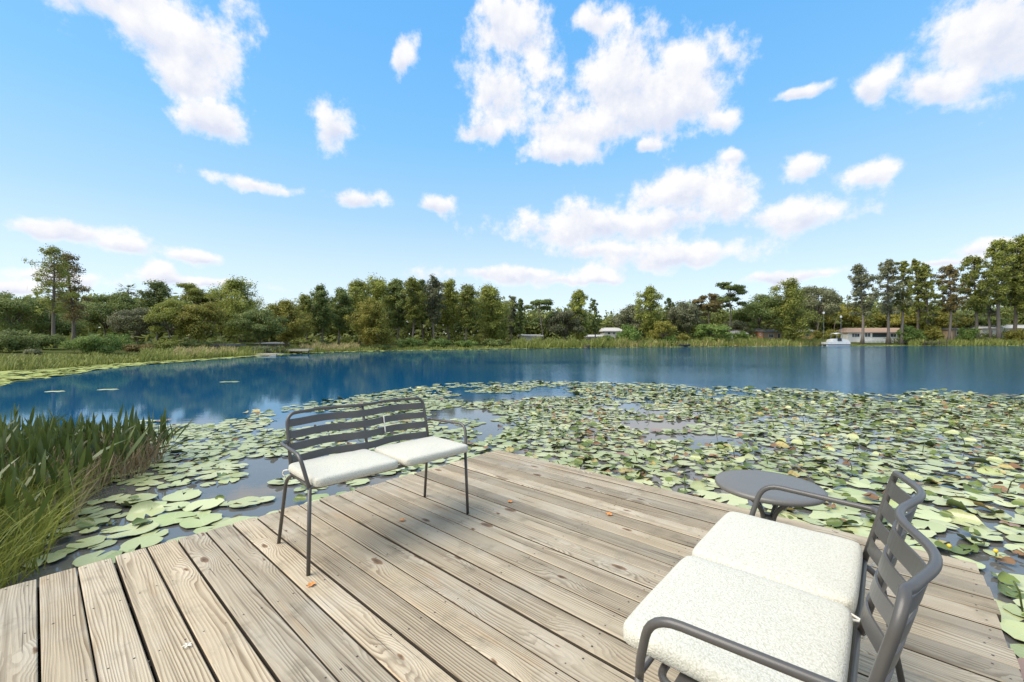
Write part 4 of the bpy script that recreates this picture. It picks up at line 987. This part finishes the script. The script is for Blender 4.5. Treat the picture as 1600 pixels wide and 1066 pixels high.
house(1147, 1166, 15, 522, 515, 530, M_WALLG, M_ROOFL, 'small grey house left of the low palm', [('w', 1163, 1165, 523, 527), ('w', 1152, 1155, 523, 527)])
house(944, 972, 22, 518, 511.5, 533, M_WALLG, M_ROOFL, 'two-storey pale house standing in the gap between the trees', [('w', 949, 954, 519, 523), ('w', 957, 962, 519, 523), ('w', 964, 969, 519, 523), ('w', 950, 956, 526, 531), ('w', 961, 967, 526, 531)])
house(918, 943, 16, 527, 523, 534, M_WALLG, M_ROOFL, 'low pale outbuilding left of the two-storey house in the gap', [('w', 926, 930, 528, 532)], 5)
house(812, 846, 14, 525.5, 522.5, 536, M_WALLG, M_ROOFL, 'long low pale house under the flat-topped dark tree', [('w', 818, 823, 528, 533), ('w', 833, 838, 528, 533)])
house(400, 438, 16, 539, 535, 545, M_WALLG, M_ROOFG, 'pale house half hidden behind the round dark oak on the left', [('w', 404, 409, 540, 543.5), ('w', 425, 431, 540, 543.5)])
house(331, 351, 9, 540, 538, 547, simple('grey_green_shed', (.22, .23, .17), .8), M_ROOFG, 'small grey green shed roof above the left bank grass', [('d', 338, 342, 541, 546)], 3)
house(1488, 1506, 16, 515, 512, 527, M_WALLT, M_ROOFG, 'small tan house end between the sixth and seventh cypresses', [('w', 1494, 1498, 518, 523)], 6)
house(1535, 1625, 24, 513.5, 507, 528, M_WALLG, M_ROOFL, 'long grey roofed house behind the tallest right bank cypresses', [('w', 1545, 1551, 516, 522), ('w', 1566, 1573, 516, 522), ('w', 1589, 1596, 516, 522)])

M_BOATW = simple('white_boat_panels', (.72, .72, .69), .35, .05, 3); M_BOATD = simple('dark_boat_parts', (.03, .032, .04), .5, .2, 3); M_ALU = simple('dull_aluminium', (.42, .43, .44), .35, .1, 4, Metallic=.8)
bp = at(1306, shore_depth(1306) - 1.2, WZ); bs = bp.y / F
boat = thing('pontoon_boat', 'white pontoon boat moored at the bank left of the white house', 'boat', bp, R_(4))
L = 40 * bs / 2
for sy in (-1, 1):
    mb = MB(); mb.tube([(-L, sy * .95, .12), (-L * .93, sy * .95, .06), (L * .85, sy * .95, .06), (L, sy * .95, .30)], [.28, .36, .36, .10], 12); mb.build('pontoon', M_ALU, boat, smooth=True)
MB().box((-L, -1.25, .40), (L * .97, 1.25, .50)).build('boat_deck', M_BOATD, boat)
for sy in (-1, 1):
    for i_ in range(6):
        x0 = -L * .96 + i_ * L * .318; MB().box((x0, sy * 1.2 - .03, .505), (x0 + L * .30, sy * 1.2 + .03, 1.25)).build('side_panel', M_BOATW, boat)
MB().box((-L * .98, -1.2, .505), (-L * .962, 1.2, 1.25)).build('side_panel', M_BOATW, boat)
mb = MB(); V = []
for x, z in ((-L * .55, 1.25), (-L * .5, 1.9), (-L * .2, 2.2), (L * .3, 2.25), (L * .75, 1.9), (L * .92, 1.27)):
    V += [(x, -1.15, z), (x, 1.15, z), (x, 1.15, 1.256), (x, -1.15, 1.256)]
mb.add(V, [(k * 4 + a, k * 4 + b_, k * 4 + 4 + b_, k * 4 + 4 + a) for k in range(5) for a, b_ in ((0, 1), (1, 2), (2, 3), (3, 0))] + [(0, 3, 2, 1), (20, 21, 22, 23)]); mb.build('boat_cover', M_BOATW, boat)
MB().box((-L * .12, -1.3, 1.5), (L * .20, -1.19, 2.35)).build('console', M_BOATD, boat)
mb = MB(); V = []
for x in np.linspace(-L * .22, L * .34, 7):
    z = 4.0 - ((x / L - .06) ** 2) * 3.2
    for y_, dz in ((-1.15, -.1), (0, .06), (1.15, -.1)): V.append((x, y_, z + dz))
    for y_, dz in ((1.15, -.16), (0, .0), (-1.15, -.16)): V.append((x, y_, z + dz))
mb.add(V, [(k * 6 + a, k * 6 + (a + 1) % 6, k * 6 + 6 + (a + 1) % 6, k * 6 + 6 + a) for k in range(6) for a in range(6)] + [(5, 4, 3, 2, 1, 0), (36, 37, 38, 39, 40, 41)]); mb.build('canopy', M_BOATW, boat)
for sx in (-.16, .28):
    for sy in (-1, 1): MB().tube([(L * sx, sy * 1.12, 1.25), (L * sx, sy * 1.12, 3.72)], .05, 6).build('canopy_pole', M_ALU, boat)
MB().box((L * .98, -.25, .1), (L * 1.07, .25, 1.3)).build('outboard_motor', M_BOATD, boat)
def dock(px0, px1, row, label, mtl, off=-1.0, hgt=.55, rails=False):
    pc = (px0 + px1) / 2; y = shore_depth(pc) + off; s = y / F; w = (px1 - px0) * s; root = thing('dock', label, 'dock', ((pc - 800) * s, y, WZ)); n = max(6, int(w / .30))
    for i_ in range(n):
        x0 = -w / 2 + w * i_ / n; MB().box((x0, -.9, hgt - .06), (x0 + w / n - .03, .9, hgt)).build('board', mtl, root)
    MB().box((-w / 2, -.95, hgt - .26), (w / 2, -.88, hgt - .065)).build('edge_board', mtl, root)
    for i_ in range(4):
        x0 = -w / 2 + w * (i_ + .1) / 3.2; MB().tube([(x0, -.75, -1.0), (x0, -.75, hgt + (.7 if rails else -.07))], .09, 8).build('post', M_BEAM, root)
    return root
M_DOCKP = simple('pale_dock_timber', (.40, .37, .31), .8, .15, 2); M_DOCKD = simple('dark_dock_timber', (.10, .085, .07), .8, .25, 2)
dock(452, 487, 551, 'small wooden dock on posts at the left bank, grey top', M_DOCKP, -.6, .62)
dock(384, 438, 556, 'low pale landing stage in front of the round dark oak', M_DOCKP, -.2, .25)
dock(1440, 1477, 537, 'dark weathered dock below the sixth cypress on the right', M_DOCKD, -.8, 1.25, True)
def rowboat(px, wpx, label, mtl):
    y = shore_depth(px) - .6; s = y / F; L = wpx * s / 2; root = thing('rowing_boat', label, 'boat', ((px - 800) * s, y, WZ)); V = []; n = 11
    for k in range(n):
        q = -1 + 2 * k / (n - 1); w_ = .65 * (1 - abs(q) ** 2.6) + .04; zt = .55 + .22 * q * q
        V += [(q * L, -w_, zt), (q * L, -w_ * .6, .02), (q * L, w_ * .6, .02), (q * L, w_, zt), (q * L, w_ * .85, zt - .02), (q * L, w_ * .5, .12), (q * L, -w_ * .5, .12), (q * L, -w_ * .85, zt - .02)]
    MB().add(V, [(k * 8 + a, k * 8 + (a + 1) % 8, k * 8 + 8 + (a + 1) % 8, k * 8 + 8 + a) for k in range(n - 1) for a in range(8)] + [tuple(range(8))[::-1], tuple((n - 1) * 8 + a for a in range(8))]).build('hull', mtl, root)
    for q in (-.35, .3): MB().box((q * L - .15, -.5, .36), (q * L + .15, .5, .41)).build('thwart', M_DOCKP, root)
    return root
rowboat(1070, 17, 'dark rowing boat pulled up in the reeds right of centre', M_BOATD)
rowboat(917, 10, 'small dark boat in the reeds left of the two-storey house', M_DOCKD)
for px, top, lab in ((1287, 488, 'white nesting box on a thin pole left of the pontoon boat canopy'), (1314, 494, 'white nesting box on a thin pole right of the small palm')):
    y = shore_depth(px) + 5; s = y / F; root = thing('birdhouse_pole', lab, 'birdhouse', ((px - 800) * s, y, ground_z((px - 800) * s, y)), 0, 'nesting boxes on poles'); hh = CAMH + (HZ - top) * s - root.location.z
    MB().tube([(0, 0, -.2), (0, 0, hh - .5)], .05, 6).build('pole', M_ALU, root); MB().box((-.22, -.2, hh - .5), (.22, .2, hh - .05)).build('nesting_box', M_TRIM, root)
    MB().add([(-.3, -.26, hh - .05), (.3, -.26, hh - .05), (.3, .26, hh - .05), (-.3, .26, hh - .05), (0, 0, hh + .15)], [(0, 3, 2, 1), (0, 1, 4), (1, 2, 4), (2, 3, 4), (3, 0, 4)]).build('nesting_box_roof', M_TRIM, root)
